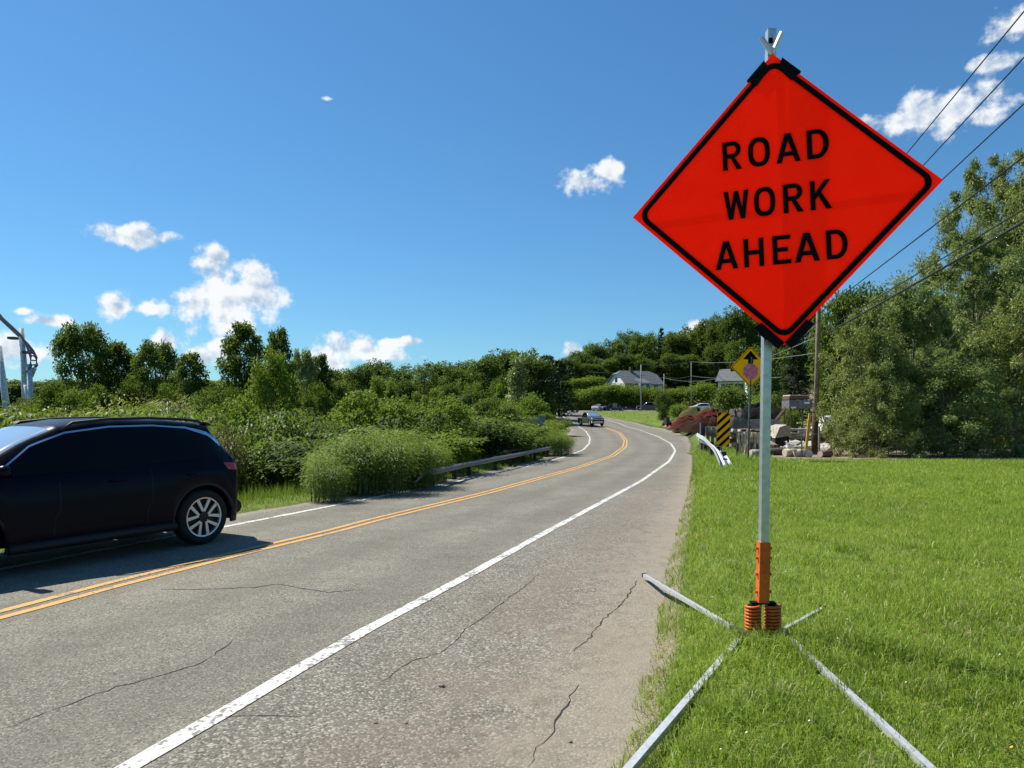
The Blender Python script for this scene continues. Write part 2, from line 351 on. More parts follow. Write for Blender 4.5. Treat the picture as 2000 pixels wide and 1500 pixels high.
def marking(f, w, mat, y0=-40, y1=128):
    o = strip('edge_line' if mat is PAINT_W else 'centre_line', lambda y: f(y) - w / 2 * (1 + .06 * np.sin(y * 7.3)), lambda y: f(y) + w / 2 * (1 + .05 * np.sin(y * 5.1 + 1)), .005, mat, y0, y1, 2)
    o.parent = road
def widen(y): return 1 + np.clip((np.asarray(y) - 25) / 40, 0, 1) * .25
marking(XR, .125, PAINT_W, y1=120); marking(XL, .13, PAINT_W, y1=124)
marking(lambda y: XC(y) - .105, .10, PAINT_Y, y1=100); marking(lambda y: XC(y) + .105, .10, PAINT_Y, y1=100)
side_road()
# cracks: thin jagged dark seams
CR = simple('crack_fill', (.022, .021, .02), .95, var=.3)
def crack(pts, w, seed):
    rr = random.Random(seed); P = [Vector((*unproject(*p), 0)) for p in pts]; Q = []
    for a, b in zip(P, P[1:]):
        n = max(2, int((b - a).length / .06))
        for i in range(n): Q.append(a.lerp(b, i / n) + Vector((rr.uniform(-1, 1), rr.uniform(-1, 1), 0)) * .014)
    Q.append(P[-1]); A = []; B = []
    for i, q in enumerate(Q):
        t = (Q[min(i + 1, len(Q) - 1)] - Q[max(0, i - 1)]).normalized(); nn = Vector((-t.y, t.x, 0))
        h = w * (.25 + rr.random()) * min(1, .15 + i / 5, .15 + (len(Q) - 1 - i) / 5); z = float(g(q.y)) + .0022
        A.append((q.x + nn.x * h / 2, q.y + nn.y * h / 2, z)); B.append((q.x - nn.x * h / 2, q.y - nn.y * h / 2, z))
    mb = MB(); mb.ribbon(A, B); mb.build('crack', CR, road)
crack([(0, 1430), (120, 1385), (230, 1345), (310, 1325), (385, 1300), (425, 1275), (462, 1245)], .011, 1)
crack([(310, 1152), (400, 1152), (500, 1148), (540, 1142), (600, 1152), (640, 1158), (720, 1150)], .016, 2)
crack([(1055, 1120), (1020, 1150), (985, 1175), (960, 1195), (915, 1225), (870, 1270), (790, 1300), (740, 1340)], .008, 3)
crack([(1245, 1135), (1225, 1165), (1212, 1182), (1185, 1205), (1165, 1225), (1150, 1250), (1120, 1275)], .013, 4)
crack([(1130, 1340), (1110, 1370), (1098, 1392), (1080, 1430), (1060, 1450), (1045, 1475), (1030, 1500)], .010, 5)
crack([(420, 1402), (470, 1406), (540, 1406), (620, 1402)], .009, 6)
crack([(540, 1225), (548, 1235), (535, 1250)], .006, 7)

# ------------------------------------------------------------------ grass (nobody could count it)
rng = np.random.default_rng(3)
def blades(name, P, Ln, W, mat, lean=.5, seg=True, label=None, cat='grass', rnd=None):
    n = len(P); a = rng.uniform(0, 2 * np.pi, n); l = np.abs(rng.normal(lean, lean * .5, n)); d = np.stack([np.cos(a), np.sin(a)], -1)
    b = rng.uniform(0, 2 * np.pi, n); s = np.stack([np.cos(b), np.sin(b), 0 * b], -1) * (W / 2)[:, None]
    up = np.zeros((n, 3)); up[:, 2] = 1
    d3 = np.concatenate([d, np.zeros((n, 1))], 1)
    mid = P + up * (Ln * .55)[:, None] + d3 * (Ln * l * .25)[:, None]
    tip = P + up * (Ln * np.clip(1 - l * .35, .35, 1))[:, None] + d3 * (Ln * l * .85)[:, None]
    rnd = rng.random(n) if rnd is None else rnd
    if seg:
        V = np.stack([P - s, P + s, mid + s * .8, mid - s * .8, tip], 1).reshape(-1, 3); o = (np.arange(n) * 5)[:, None]
        Fc = np.concatenate([o + np.array([[0, 1, 2]]), o + np.array([[0, 2, 3]]), o + np.array([[3, 2, 4]])], 0); r = np.repeat(rnd, 5)
    else:
        V = np.stack([P - s, P + s, tip], 1).reshape(-1, 3); o = (np.arange(n) * 3)[:, None]; Fc = o + np.array([[0, 1, 2]]); r = np.repeat(rnd, 3)
    ob = link(name, np_mesh(name, V, Fc, dict(rnd=r)), mat)
    return tag(ob, label, cat, kind='stuff')
GRASS = foliage('lawn_blades', (.076, .165, .012), (.345, .47, .066), .46, .4, .45, (.38, .34, .15))
WILD = foliage('wild_grass_blades', (.055, .11, .014), (.15, .22, .03), .38, .3, .5, (.30, .26, .12))
def lawn_points(n, y0, y1, pw):
    u = rng.random(n); y = 1 / (1 / y0 + u * (1 / y1 - 1 / y0)) if pw == 2 else y0 * (y1 / y0) ** u
    lo = edge_right(y) - .05; hi = y * .78 + .6
    x = lo + (hi - lo) * rng.random(n); k = (hi > lo); e = x - lo
    keep = k & (rng.random(n) < np.clip((e + .14 * wob(x * 4, y * 4) + .02) / .26, .05, 1)); x, y = x[keep], y[keep]
    return np.stack([x, y, land(x, y)], -1)
P = lawn_points(95000, 2.1, 7.5, 1); d = P[:, 0] - edge_right(P[:, 1]); tuft = smooth(-.2, .8, wob(P[:, 0] * 2.3, P[:, 1] * 2.3))
hub = np.exp(-((P[:, 0] - 1.5) ** 2 + (P[:, 1] - 4.2) ** 2) / .25)
rr_ = np.clip(rng.random(len(P)) * .62 + .30 * smooth(-.5, .9, wob(P[:, 0] * .9, P[:, 1] * .9)) + .25 * (wob(P[:, 0] * 4.1, P[:, 1] * 4.1) > .45) + .18 * (wob(P[:, 0] * 1.7 + 3, P[:, 1] * 1.7) > .3), 0, .92); rr_[(d < .3) & (rng.random(len(P)) < .12)] = .99
blades('lawn_grass', P, (.022 + .055 * rng.random(len(P)) ** 2.4) * (1 + 1.0 * tuft) * (1 + .7 * hub), .0032 + .003 * rng.random(len(P)), GRASS, .75, True, 'short green lawn grass beside the shoulder', rnd=np.where(rng.random(len(P)) < .05, .99, rr_))
P = lawn_points(120000, 7.5, 23, 1); P = P[P[:, 0] < P[:, 1] * .78 + .4]
far = P[:, 1] / 8
rr_ = np.clip(rng.random(len(P)) * .7 + .3 * smooth(-.5, .9, wob(P[:, 0] * .7, P[:, 1] * .7)), 0, 1)
blades('lawn_grass', P, (.035 + .04 * rng.random(len(P))) * (1 + .1 * far), .006 * far * (.7 + .6 * rng.random(len(P))), GRASS, .7, False, 'mown green lawn stretching back to the dirt yard', rnd=rr_)
# longer tufts scattered through the near lawn
c0_ = lawn_points(420, 2.3, 15, 1); c0_ = c0_[(c0_[:, 0] - edge_right(c0_[:, 1])) > .05]; k_ = 46
cc_ = np.repeat(c0_, k_, 0); sp_ = np.repeat(.03 + .05 * rng.random(len(c0_)), k_) * (1 + np.clip((cc_[:, 1] - 5) / 8, 0, 1))
P = cc_ + np.concatenate([rng.normal(size=(len(cc_), 2)) * sp_[:, None], np.zeros((len(cc_), 1))], 1); P[:, 2] = land(P[:, 0], P[:, 1])
rt_ = np.clip(np.repeat(rng.random(len(c0_)), k_) * .8 + .15 * rng.random(len(P)), 0, .92); rt_[np.repeat(rng.random(len(c0_)) < .10, k_) & (rng.random(len(P)) < .7)] = .99
blades('lawn_tufts', P, np.repeat(.05 + .075 * rng.random(len(c0_)), k_) * (.6 + .6 * rng.random(len(P))), (.003 + .003 * rng.random(len(P))) * np.clip(P[:, 1] / 5, 1, 3), GRASS, .9, True, 'longer grass tufts scattered through the near lawn', rnd=rt_)
# clover heads and dandelions
def dots(name, pts, r, mat, label):
    mb = MB()
    for p in pts:
        ring = [(p[0] + r * math.cos(a), p[1] + r * math.sin(a), p[2]) for a in np.arange(6) * math.pi / 3]
        mb.add(ring + [(p[0], p[1], p[2] + r), (p[0], p[1], p[2] - r)], [(i, (i + 1) % 6, 6) for i in range(6)] + [((i + 1) % 6, i, 7) for i in range(6)])
    tag(mb.build(name, mat, smooth=True), label, 'flower', kind='stuff')
q = lawn_points(110, 2.6, 14, 1); q = q[(q[:, 0] - edge_right(q[:, 1])) > .3]; q[:, 2] += .045
dots('clover_flowers', q[::2], .007, simple('clover_white', (.72, .66, .56), .8), 'tiny white clover heads scattered in the lawn')
dots('dandelion_flowers', q[1::6], .009, simple('dandelion_yellow', (.75, .48, .03), .8), 'tiny yellow dandelions scattered in the lawn')
# tufts along the left side of the road and along the guard rail
def left_points(n, y0, y1, w0, w1):
    y = y0 * (y1 / y0) ** rng.random(n); x = XV(y) - .1 - (w0 + (w1 - w0) * rng.random(n)); return np.stack([x, y, land(x, y)], -1)
P = left_points(26000, 7, 40, 0, 3.2); fr = np.clip(P[:, 1] / 12, .6, 3)
blades('roadside_grass', P, (.10 + .28 * rng.random(len(P)) ** 1.6) * np.clip((XV(P[:, 1]) - P[:, 0]) / 1.0, .3, 1.2), .009 * fr, WILD, .5, False, 'rough tall grass along the left road edge')
y = 17 + 22 * rng.random(9000); x = edge_right(y) + .1 + 2.6 * rng.random(9000); P = np.stack([x, y, land(x, y)], -1)
blades('roadside_grass', P, .08 + .16 * rng.random(9000), .012 + .012 * rng.random(9000), GRASS, .6, False, 'grass tufts round the feet of the right guard rail')
y = 96 + 46 * rng.random(9000); x = XS(y) + .6 + 40 * rng.random(9000); P = np.stack([x, y, land(x, y)], -1)
blades('island_grass', P, .12 + .12 * rng.random(9000), .09 + 0 * x, GRASS, .7, False, 'bright green grass on the bank below the side road')
# loose stones and gravel on the shoulder
STONE = simple('stone_grey', (.22, .20, .18), .9, var=.4, scale=30)
def stone_mesh(seed):
    rr = random.Random(seed); bm = bmesh.new(); bmesh.ops.create_icosphere(bm, subdivisions=1, radius=1)
    for v in bm.verts: v.co *= rr.uniform(.75, 1.15); v.co.z *= .7
    me = bpy.data.meshes.new('stone'); bm.to_mesh(me); bm.free(); return me
SM = [stone_mesh(i) for i in range(5)]
for i, (px, py, r) in enumerate([(862, 1345, .020), (1113, 1455, .013), (790, 1372, .010), (733, 1415, .012), (793, 1417, .011), (677, 1433, .008), (840, 1175, .012), (1040, 1300, .008), (950, 1390, .009), (772, 1318, .008), (1000, 1245, .009), (905, 1422, .008)]):
    o = link('stone', SM[i % 5], STONE); x, y = unproject(px, py); o.location = (x, y, float(g(y)) - .005 + r * .62); o.scale = (r * 1.15, r, r); o.rotation_euler.z = i
    if i == 0: tag(o, 'largest grey stone lying loose on the gravelly shoulder', 'stone', 'loose stones on the shoulder')
    else: tag(o, 'small dark pebble lying loose on the gravelly shoulder', 'stone', 'loose stones on the shoulder')
n = 15000; y = 2.9 * (15 / 2.9) ** rng.random(n); t = rng.random(n) ** .8; x = XR(y) + .15 + (edge_right(y) - XR(y) + .1) * t
V = []; Fc = []
base = np.array([(1, 0, 0), (-.5, .87, 0), (-.5, -.87, 0), (0, 0, .9)]); r = (.0025 + .009 * rng.random(n) ** 4)
Vg = (np.stack([x, y, g(y) - .006 + r * .1], -1)[:, None, :] + base[None] * r[:, None, None]).reshape(-1, 3)
o = (np.arange(n) * 4)[:, None]; Fc = np.concatenate([o + np.array([[0, 1, 3]]), o + np.array([[1, 2, 3]]), o + np.array([[2, 0, 3]])])
tag(link('gravel', np_mesh('gravel', Vg, Fc), simple('gravel_mix', (.23, .20, .165), .9, var=.75, scale=60)), 'loose gravel crumbs strewn over the shoulder', 'gravel', kind='stuff')

# ------------------------------------------------------------------ vegetation
def leaf_mesh(name, P, D, Nn, Ln, W, rnd, fold=.25):
    """one folded diamond leaf at each P, along D, facing Nn"""
    D = D / np.linalg.norm(D, axis=1, keepdims=True); S = np.cross(D, Nn); S /= np.linalg.norm(S, axis=1, keepdims=True) + 1e-9
    N2 = np.cross(S, D); m = P + D * (Ln * .45)[:, None] - N2 * (W * fold)[:, None] * -1
    tip = P + D * Ln[:, None] - N2 * (Ln * .12)[:, None]
    V = np.stack([P, m + S * (W / 2)[:, None], tip, m - S * (W / 2)[:, None]], 1).reshape(-1, 3)
    o = (np.arange(len(P)) * 4)[:, None]; Fc = np.concatenate([o + np.array([[0, 1, 2]]), o + np.array([[0, 2, 3]])])
    return np_mesh(name, V, Fc, dict(rnd=np.repeat(rnd, 4)))
def rand_dir(n, r): v = r.normal(size=(n, 3)); return v / np.linalg.norm(v, axis=1, keepdims=True)
def crown_leaves(name, clumps, per, leaf, aspect, r, droop=.3, up=.9, shell=.55):
    """clumps: (n,4) centre and radius; leaves gather in the outer part of every clump"""
    n = len(clumps) * per; c = np.repeat(clumps, per, 0); d = rand_dir(n, r)
    rad = c[:, 3] * (shell + (1 - shell) * r.random(n)) * (.8 + .4 * r.random(n)); d2 = d.copy(); d2[:, 2] *= .75
    P = c[:, :3] + d2 * rad[:, None]
    D = d * .8 + rand_dir(n, r) * .7; D[:, 2] -= droop
    Nn = rand_dir(n, r) * .8; Nn[:, 2] += up; Nn += d * .5
    Ln = leaf * (.6 + .8 * r.random(n))
    base = np.repeat(r.random(len(clumps)), per); rnd = np.clip(.55 * r.random(n) + .45 * base, 0, .92); rnd[r.random(n) < .02] = .99
    return leaf_mesh(name, P, D, Nn, Ln, Ln * aspect, rnd)
BARK = simple('bark_grey_brown', (.10, .078, .058), .95, var=.4, scale=8, bump=.5)
BARK2 = simple('bark_pale', (.20, .175, .14), .95, var=.35, scale=8, bump=.4)
def trunk_mesh(name, h, r0, targets, seed, lean=0):
    rr = random.Random(seed); mb = MB(); top = Vector((lean, rr.uniform(-.1, .1) * h * .1, h))
    pts = [Vector((0, 0, -.15)).lerp(top, t) + Vector((rr.uniform(-1, 1), rr.uniform(-1, 1), 0)) * .02 * h * (0 < t < 1) for t in (0, .12, .35, .6, .8, 1)]
    mb.tube(pts, [r0 * 1.5, r0, r0 * .8, r0 * .55, r0 * .33, r0 * .12], 7)
    for t in targets:
        t = Vector(t); k = max(.1, min(.85, t.z / h * .62)); a = Vector((0, 0, -.15)).lerp(top, k); mid = a.lerp(t, .5) + Vector((0, 0, -.05 * (t - a).length))
        rb = r0 * (1 - k) * .5 + r0 * .06; mb.tube([a, mid, t], [rb, rb * .6, rb * .15], 5)
    return mb.mesh(name, True)
def clump_set(n, H, W, r, z0=.25, shape='oval', cr=(.16, .28), rag=0.):
    out = []
    while len(out) < n:
        t = r.random(); z = z0 + (1 - z0) * t
        if shape == 'oval': w = math.sqrt(max(0, 1 - ((t - .42) / .60) ** 2))
        elif shape == 'round': w = math.sqrt(max(0, 1 - ((t - .5) / .54) ** 2))
        elif shape == 'column': w = min(1, t * 5 + .4) * (1 - t) ** .45
        elif shape == 'cone': w = (1 - t) ** .8
        else: w = math.sqrt(max(0, 1 - t * t * .92))                 # bush: broad at the foot
        a = r.random() * 2 * math.pi; q = math.sqrt(.15 + .85 * r.random()) * w
        c = (cr[0] + (cr[1] - cr[0]) * r.random() ** (1 + 2 * rag)) * W * (1.1 - .35 * t); q *= 1 + rag * .5 * r.normal(); z += rag * .12 * r.normal()
        out.append((math.cos(a) * q * (W / 2 - c * .6), math.sin(a) * q * (W / 2 - c * .6), H * z - c * .7 * (t > .8), c))
    return np.array(out)
PROTO = {}
def tree_proto(key, H, W, n, per, leaf, aspect, mat, seed, shape='oval', z0=.22, trunk=.03, bark=None, cr=(.16, .28), droop=.3, up=.9, shell=.55):
    r = np.random.default_rng(seed); cl = clump_set(n, H, W, r, z0, shape, cr)
    crown = crown_leaves('crown', cl, per, leaf, aspect, r, droop, up, shell); crown.materials.append(mat)
    tr = trunk_mesh('trunk', H * .82, H * trunk, [tuple(c[:3]) for c in cl[::max(1, n // 16)]], seed); tr.materials.append(bark or BARK)
    PROTO[key] = (tr, crown, H, W)
def conifer_proto(key, H, W, seed, mat, tiers=22, leaf=.3, per=26, droop=.25):
    r = np.random.default_rng(seed); P = []; D = []; mb = MB(); mb.tube([(0, 0, -.15), (0, 0, H * .5), (0, 0, H)], [H * .022, H * .013, .01], 6)
    for i in range(tiers):
        t = i / tiers; z = H * (.08 + .92 * t); L = W / 2 * (1 - t) ** .85 * (.8 + .3 * r.random()) + .15
        for k in range(8 if t < .8 else 5):
            a = r.random() * 6.283; l = L * (.65 + .5 * r.random()); tip = np.array([math.cos(a) * l, math.sin(a) * l, z - droop * l + .12 * l])
            root = np.array([0, 0, z])
            if k < 3: mb.tube([root, tip], [H * .004 + .01, .006], 4, False)
            s = np.sqrt(r.random(per)); q = root + (tip - root) * s[:, None] + r.normal(size=(per, 3)) * np.array([.10, .10, .07]) * (L * .8 + .2)
            q[:, 2] -= droop * .5 * s * s * l; P.append(q); dd = np.tile((tip - root) / (l + .01), (per, 1)) + r.normal(size=(per, 3)) * .6; D.append(dd)
    P = np.concatenate(P); D = np.concatenate(D); n = len(P); Nn = r.normal(size=(n, 3)) * .6; Nn[:, 2] += 1; Ln = leaf * (.6 + .8 * r.random(n))
    crown = leaf_mesh('crown', P, D, Nn, Ln, Ln * .32, np.clip(r.random(n), 0, .92)); crown.materials.append(mat)
    tr = mb.mesh('trunk', True); tr.materials.append(BARK); PROTO[key] = (tr, crown, H, W)
def plant(key, px, top, Y, wpx, name, label, cat, group=None, mat=None, z=None, rot=None, base=None):
    """a tree or shrub of the given kind at photo column px and distance Y, as tall and wide as it shows there"""
    tr, crown, H, W = PROTO[key]; p = at(px, Y) if z is None else at(px, Y, z)
    if base is not None: p.z = hz(base, Y)
    h = (hz(top, Y) - p.z) * 1.05; w = wpx * Y / F * 1.06
    o = empty(name, p - Vector((0, 0, .03)), label, cat, group, random.uniform(0, 6.28) if rot is None else rot); o.scale = (w / W, w / W, h / H)
    c = link('crown', crown, None, o); link('trunk', tr, None, o)
    if mat: use_mat(c, mat)
    return o
def put(key, x, y, h, w, name, label, cat, group=None, mat=None, part='crown', stem='trunk'):
    tr, crown, H, W = PROTO[key]; o = empty(name, (x, y, landz(x, y) - .03), label, cat, group, random.uniform(0, 6.28)); o.scale = (w / W, w / W, h / H)
    c = link(part, crown, None, o); link(stem, tr, None, o)
    if mat: use_mat(c, mat)
    return o
FOL = dict(
    mid=foliage('leaf_mid_green', (.030, .060, .009), (.095, .155, .022), .34, .2, .58), dark=foliage('leaf_dark_green', (.018, .040, .009), (.050, .088, .016), .32, .15, .6),
    bright=foliage('leaf_bright_green', (.070, .135, .012), (.18, .26, .024), .36, .22, .55), yellow=foliage('leaf_yellow_green', (.12, .17, .015), (.27, .31, .035), .36, .22, .55),
    pale=foliage('leaf_silvery_green', (.085, .135, .030), (.32, .375, .14), .38, .45, .42, None, .4), con=foliage('needle_dark_green', (.012, .026, .010), (.032, .052, .016), .12, .25, .6),
    knot=foliage('knotweed_leaf', (.036, .078, .010), (.14, .215, .026), .36, .28, .52), brown=foliage('leaf_brownish', (.10, .085, .028), (.21, .17, .06)),
    soft=foliage('willowherb_leaf', (.085, .155, .018), (.20, .29, .05), .42, .35, .5))
# far and middle-distance kinds
tree_proto('oak', 11, 8, 46, 170, .36, .62, FOL['mid'], 11, 'round', .10, .022, shell=.55, cr=(.14, .30))
tree_proto('maple', 12, 7.5, 46, 170, .34, .62, FOL['dark'], 12, 'oval', .08, .022, shell=.55, cr=(.14, .30))
tree_proto('ash', 12, 6.5, 50, 100, .32, .5, FOL['mid'], 13, 'oval', .12, .02, cr=(.13, .24))
tree_proto('poplar', 9, 2.8, 40, 90, .26, .6, FOL['bright'], 14, 'column', .06, .014, cr=(.2, .34))
tree_proto('bush', 4, 5, 45, 110, .24, .6, FOL['bright'], 15, 'bush', .10, .02)
tree_proto('lacy', 8, 5.5, 120, 130, .18, .58, FOL['mid'], 16, 'round', .30, .018, BARK2, cr=(.09, .17), shell=.3)
tree_proto('upright', 8, 4.5, 120, 135, .18, .62, FOL['mid'], 17, 'oval', .12, .018, BARK2, cr=(.09, .17), shell=.35)
tree_proto('dense', 5, 4.5, 70, 150, .15, .6, FOL['bright'], 18, 'round', .08, .02, cr=(.12, .2), shell=.5)
conifer_proto('spruce', 14, 6.5, 19, FOL['con'], 26, .5, 26)
conifer_proto('pine', 12, 8, 20, FOL['con'], 15, .6, 34, .05)

FARG = 'trees of the wood behind the thicket'
fl = dict(oak='round leafy tree in the wood beyond the thicket, left of the bend', maple='dark oval tree in the wood beyond the thicket, left of the bend', ash='slender leafy tree in the wood beyond the thicket, left of the bend', spruce='dark conifer in the wood beyond the thicket, left of the bend')
for i, (px, top, Y, w, k) in enumerate([(600, 705, 95, 75, 'ash'), (640, 716, 104, 80, 'oak'), (672, 722, 116, 75, 'maple'), (705, 708, 98, 78, 'oak'), (738, 703, 110, 78, 'maple'), (772, 714, 100, 80, 'oak'),
        (800, 716, 118, 80, 'ash'), (828, 710, 96, 60, 'ash'), (862, 706, 108, 85, 'maple'), (890, 714, 96, 75, 'oak'), (916, 704, 110, 80, 'maple'), (948, 690, 100, 90, 'oak'), (985, 684, 104, 95, 'maple'),
        (1015, 680, 112, 100, 'oak'), (1045, 694, 102, 85, 'maple'), (655, 740, 90, 60, 'oak'), (790, 742, 88, 60, 'maple'), (880, 745, 88, 70, 'oak'), (985, 735, 92, 70, 'maple'), (840, 735, 105, 80, 'oak'), (930, 740, 105, 80, 'maple'),
        (700, 745, 105, 80, 'maple'), (750, 740, 94, 60, 'oak'), (1000, 750, 118, 90, 'oak'), (1035, 745, 118, 80, 'maple')]):
    plant(k, px, top, Y, w, 'forest_tree', fl[k], 'tree', FARG)
plant('pine', 1070, 697, 112, 95, 'pine_tree', 'big near-black pine at the left end of the side road', 'tree')
plant('pine', 1092, 706, 126, 80, 'pine_tree', 'near-black pine half hidden behind the bigger pine at the bend', 'tree')
for px, top, Y, w in [(735, 738, 78, 34), (762, 748, 74, 30), (812, 768, 66, 26), (848, 762, 70, 30), (862, 768, 66, 24), (884, 772, 62, 26), (914, 754, 70, 28), (932, 749, 72, 26), (975, 752, 74, 26), (830, 775, 60, 26), (790, 775, 62, 28), (905, 772, 60, 24)]:
    plant('poplar', px, top, Y, w, 'young_poplar', 'slim light green sapling standing before the wood', 'tree', 'saplings before the wood')
plant('poplar', 1012, 700, 80, 52, 'poplar_tree', 'tall slim grey-green poplar standing clear before the wood', 'tree', mat=FOL['pale'])
plant('bush', 1040, 772, 60, 70, 'leafy_bush', 'light green bush beside the left road edge at the bend', 'bush', mat=FOL['bright'])
plant('bush', 990, 785, 56, 80, 'leafy_bush', 'light green bush between the thicket and the slim poplar', 'bush', mat=FOL['yellow'])
# left groups
plant('lacy', 163, 640, 50, 118, 'lacy_tree', 'tall open-crowned tree next to the coaster, sky showing through', 'tree')
plant('upright', 228, 676, 52, 95, 'leafy_tree', 'dark dense tree between the two open-crowned trees', 'tree', mat=FOL['dark'])
plant('lacy', 303, 674, 50, 98, 'lacy_tree', 'smaller open-crowned tree beside the dark dense tree', 'tree')
plant('upright', 370, 697, 48, 84, 'leafy_tree', 'short tree at the edge of the sky gap', 'tree')
plant('dense', 112, 748, 44, 85, 'round_bush', 'round green bush at the foot of the coaster columns', 'bush', mat=FOL['mid'])
plant('dense', 185, 755, 46, 85, 'round_bush', 'round bush under the tall open-crowned tree', 'bush', mat=FOL['mid'])
plant('dense', 255, 750, 48, 90, 'round_bush', 'dark bush filling the gap under the dark dense tree', 'bush', mat=FOL['dark'])
plant('dense', 330, 752, 46, 80, 'round_bush', 'dark bush under the smaller open-crowned tree', 'bush', mat=FOL['mid'])
plant('dense', 400, 762, 46, 70, 'round_bush', 'low bush standing in the sky gap between the tree groups', 'bush', mat=FOL['mid'])
plant('upright', 478, 642, 44, 112, 'leafy_tree', 'tall upright tree, highest beside the sky gap', 'tree')
plant('upright', 545, 652, 46, 72, 'leafy_tree', 'narrow tree leaning on the tall upright tree', 'tree')
plant('dense', 530, 690, 38, 108, 'round_tree', 'bright yellow-green round tree before the tall upright tree', 'tree')
plant('lacy', 590, 690, 50, 60, 'lacy_tree', 'thin greyish tree beside the bright round tree', 'tree', mat=FOL['pale'])
plant('upright', 625, 700, 56, 60, 'leafy_tree', 'small dark tree where the wood begins', 'tree', mat=FOL['dark'])
plant('dense', 618, 752, 40, 70, 'round_bush', 'round bush tucked under the thin greyish tree', 'bush', mat=FOL['mid'])
plant('dense', 455, 760, 40, 70, 'round_bush', 'bush under the tall upright tree', 'bush', mat=FOL['mid'])
for px, top, w in [(-20, 735, 130), (60, 742, 120), (140, 738, 120), (330, 745, 120), (420, 745, 110), (500, 740, 110), (-120, 728, 140)]:
    plant('oak', px, top, 170, w, 'distant_tree', 'distant round tree on the low skyline behind the tree groups', 'tree', 'distant trees on the low skyline')
for i, px in enumerate(range(-160, 720, 34)):
    plant('oak' if i % 3 else 'maple', px + (i * 37 % 17), 738 + (i * 53 % 13), 300 + (i * 71 % 60), 74, 'distant_tree', 'tiny hazy tree on the farthest skyline behind the tree groups', 'tree', 'trees on the farthest skyline')
# hillside wood on the right
HG = 'trees of the hillside wood'
hl = dict(oak='round leafy tree in the hillside wood above the grey-roofed house', maple='dark oval tree in the hillside wood above the grey-roofed house', spruce='dark conifer in the hillside wood above the grey-roofed house', pine='broad dark pine in the hillside wood above the grey-roofed house', ash='slender leafy tree in the hillside wood above the grey-roofed house')
for px, top, Y, w, k in [(1112, 695, 185, 60, 'oak'), (1135, 682, 190, 60, 'oak'), (1165, 670, 195, 50, 'maple'), (1198, 660, 198, 54, 'oak'), (1225, 648, 204, 49, 'ash'), (1258, 648, 200, 62, 'oak'), (1292, 644, 206, 37, 'spruce'),
        (1322, 648, 200, 65, 'maple'), (1352, 638, 205, 68, 'oak'), (1382, 624, 200, 68, 'maple'), (1150, 710, 184, 60, 'maple'), (1180, 698, 186, 66, 'oak'), (1215, 690, 188, 60, 'maple'), (1250, 690, 188, 60, 'oak'), (1310, 690, 190, 60, 'maple'), (1345, 690, 188, 66, 'oak'),
        (1405, 618, 190, 60, 'maple'), (1436, 600, 182, 68, 'maple'), (1470, 596, 186, 68, 'oak'), (1500, 608, 190, 73, 'maple'), (1540, 616, 184, 65, 'oak'), (1580, 596, 190, 65, 'maple'), (1400, 671, 184, 57, 'maple'), (1440, 661, 178, 57, 'oak'), (1490, 686, 180, 70, 'oak'),
        (1530, 676, 180, 57, 'maple'), (1570, 666, 182, 57, 'oak'), (1610, 636, 184, 65, 'maple'), (1280, 705, 192, 60, 'pine'), (1370, 705, 186, 60, 'maple'), (1150, 672, 200, 44, 'ash'), (1212, 652, 206, 44, 'ash'), (1242, 650, 208, 46, 'maple'), (1275, 652, 206, 44, 'ash'), (1308, 645, 208, 46, 'oak'), (1338, 640, 208, 46, 'ash'), (1368, 632, 206, 50, 'oak'), (1395, 618, 204, 50, 'ash')]:
    plant(k, px, top, Y, w, 'hillside_tree', hl[k], 'tree', HG)
for px, top, w, k in [(1640, 562, 110, 'oak'), (1690, 555, 110, 'maple'), (1745, 558, 105, 'oak'), (1800, 566, 100, 'maple'), (1860, 570, 110, 'oak'), (1930, 560, 120, 'maple'), (2010, 560, 120, 'oak'), (1660, 650, 110, 'maple'), (1740, 650, 120, 'oak')]:
    plant(k, px, top, 92, w, 'tall_tree', 'tall dark tree rising behind the big silvery willow', 'tree', 'tall trees behind the willow')
plant('spruce', 1552, 690, 70, 95, 'spruce_tree', 'near-black spruce behind the lumber heap in the yard', 'tree')
plant('oak', 1500, 672, 120, 90, 'leafy_tree', 'bright leafy tree between the yellow sign and the near-black spruce', 'tree')
SB = 'shrubs on the bank below the hillside wood'
for px, top, Y, w in [(1118, 768, 162, 60), (1142, 762, 163, 60), (1165, 756, 164, 66), (1190, 750, 166, 60), (1215, 752, 166, 66), (1240, 755, 165, 56), (1262, 758, 164, 40), (1285, 758, 163, 44), (1312, 760, 165, 50), (1335, 757, 164, 56), (1130, 740, 176, 60), (1160, 735, 178, 60), (1285, 750, 176, 40)]:
    plant('bush', px, top, Y, w, 'bank_shrub', 'light green shrub on the bank below the grey-roofed house', 'bush', SB)
for px, top, Y, w, lab in [(1372, 748, 162, 74, 'rounded green shrub beyond the white car'), (1428, 754, 100, 80, 'rounded green shrub under the white house in the trees'), (1500, 768, 92, 70, 'light green shrub seen past the steel sign mast'), (1328, 790, 96, 50, 'low grassy shrub left of the earth bank'), (1545, 800, 50, 40, 'weedy shrub beside the lumber heap')]:
    plant('bush', px, top, Y, w, 'yard_shrub', lab, 'bush', mat=FOL['bright'] if px != 1428 else FOL['mid'])
plant('dense', 1298, 768, 108, 42, 'small_round_tree', 'small dark round tree at the corner of the green bank', 'tree', mat=FOL['dark'])

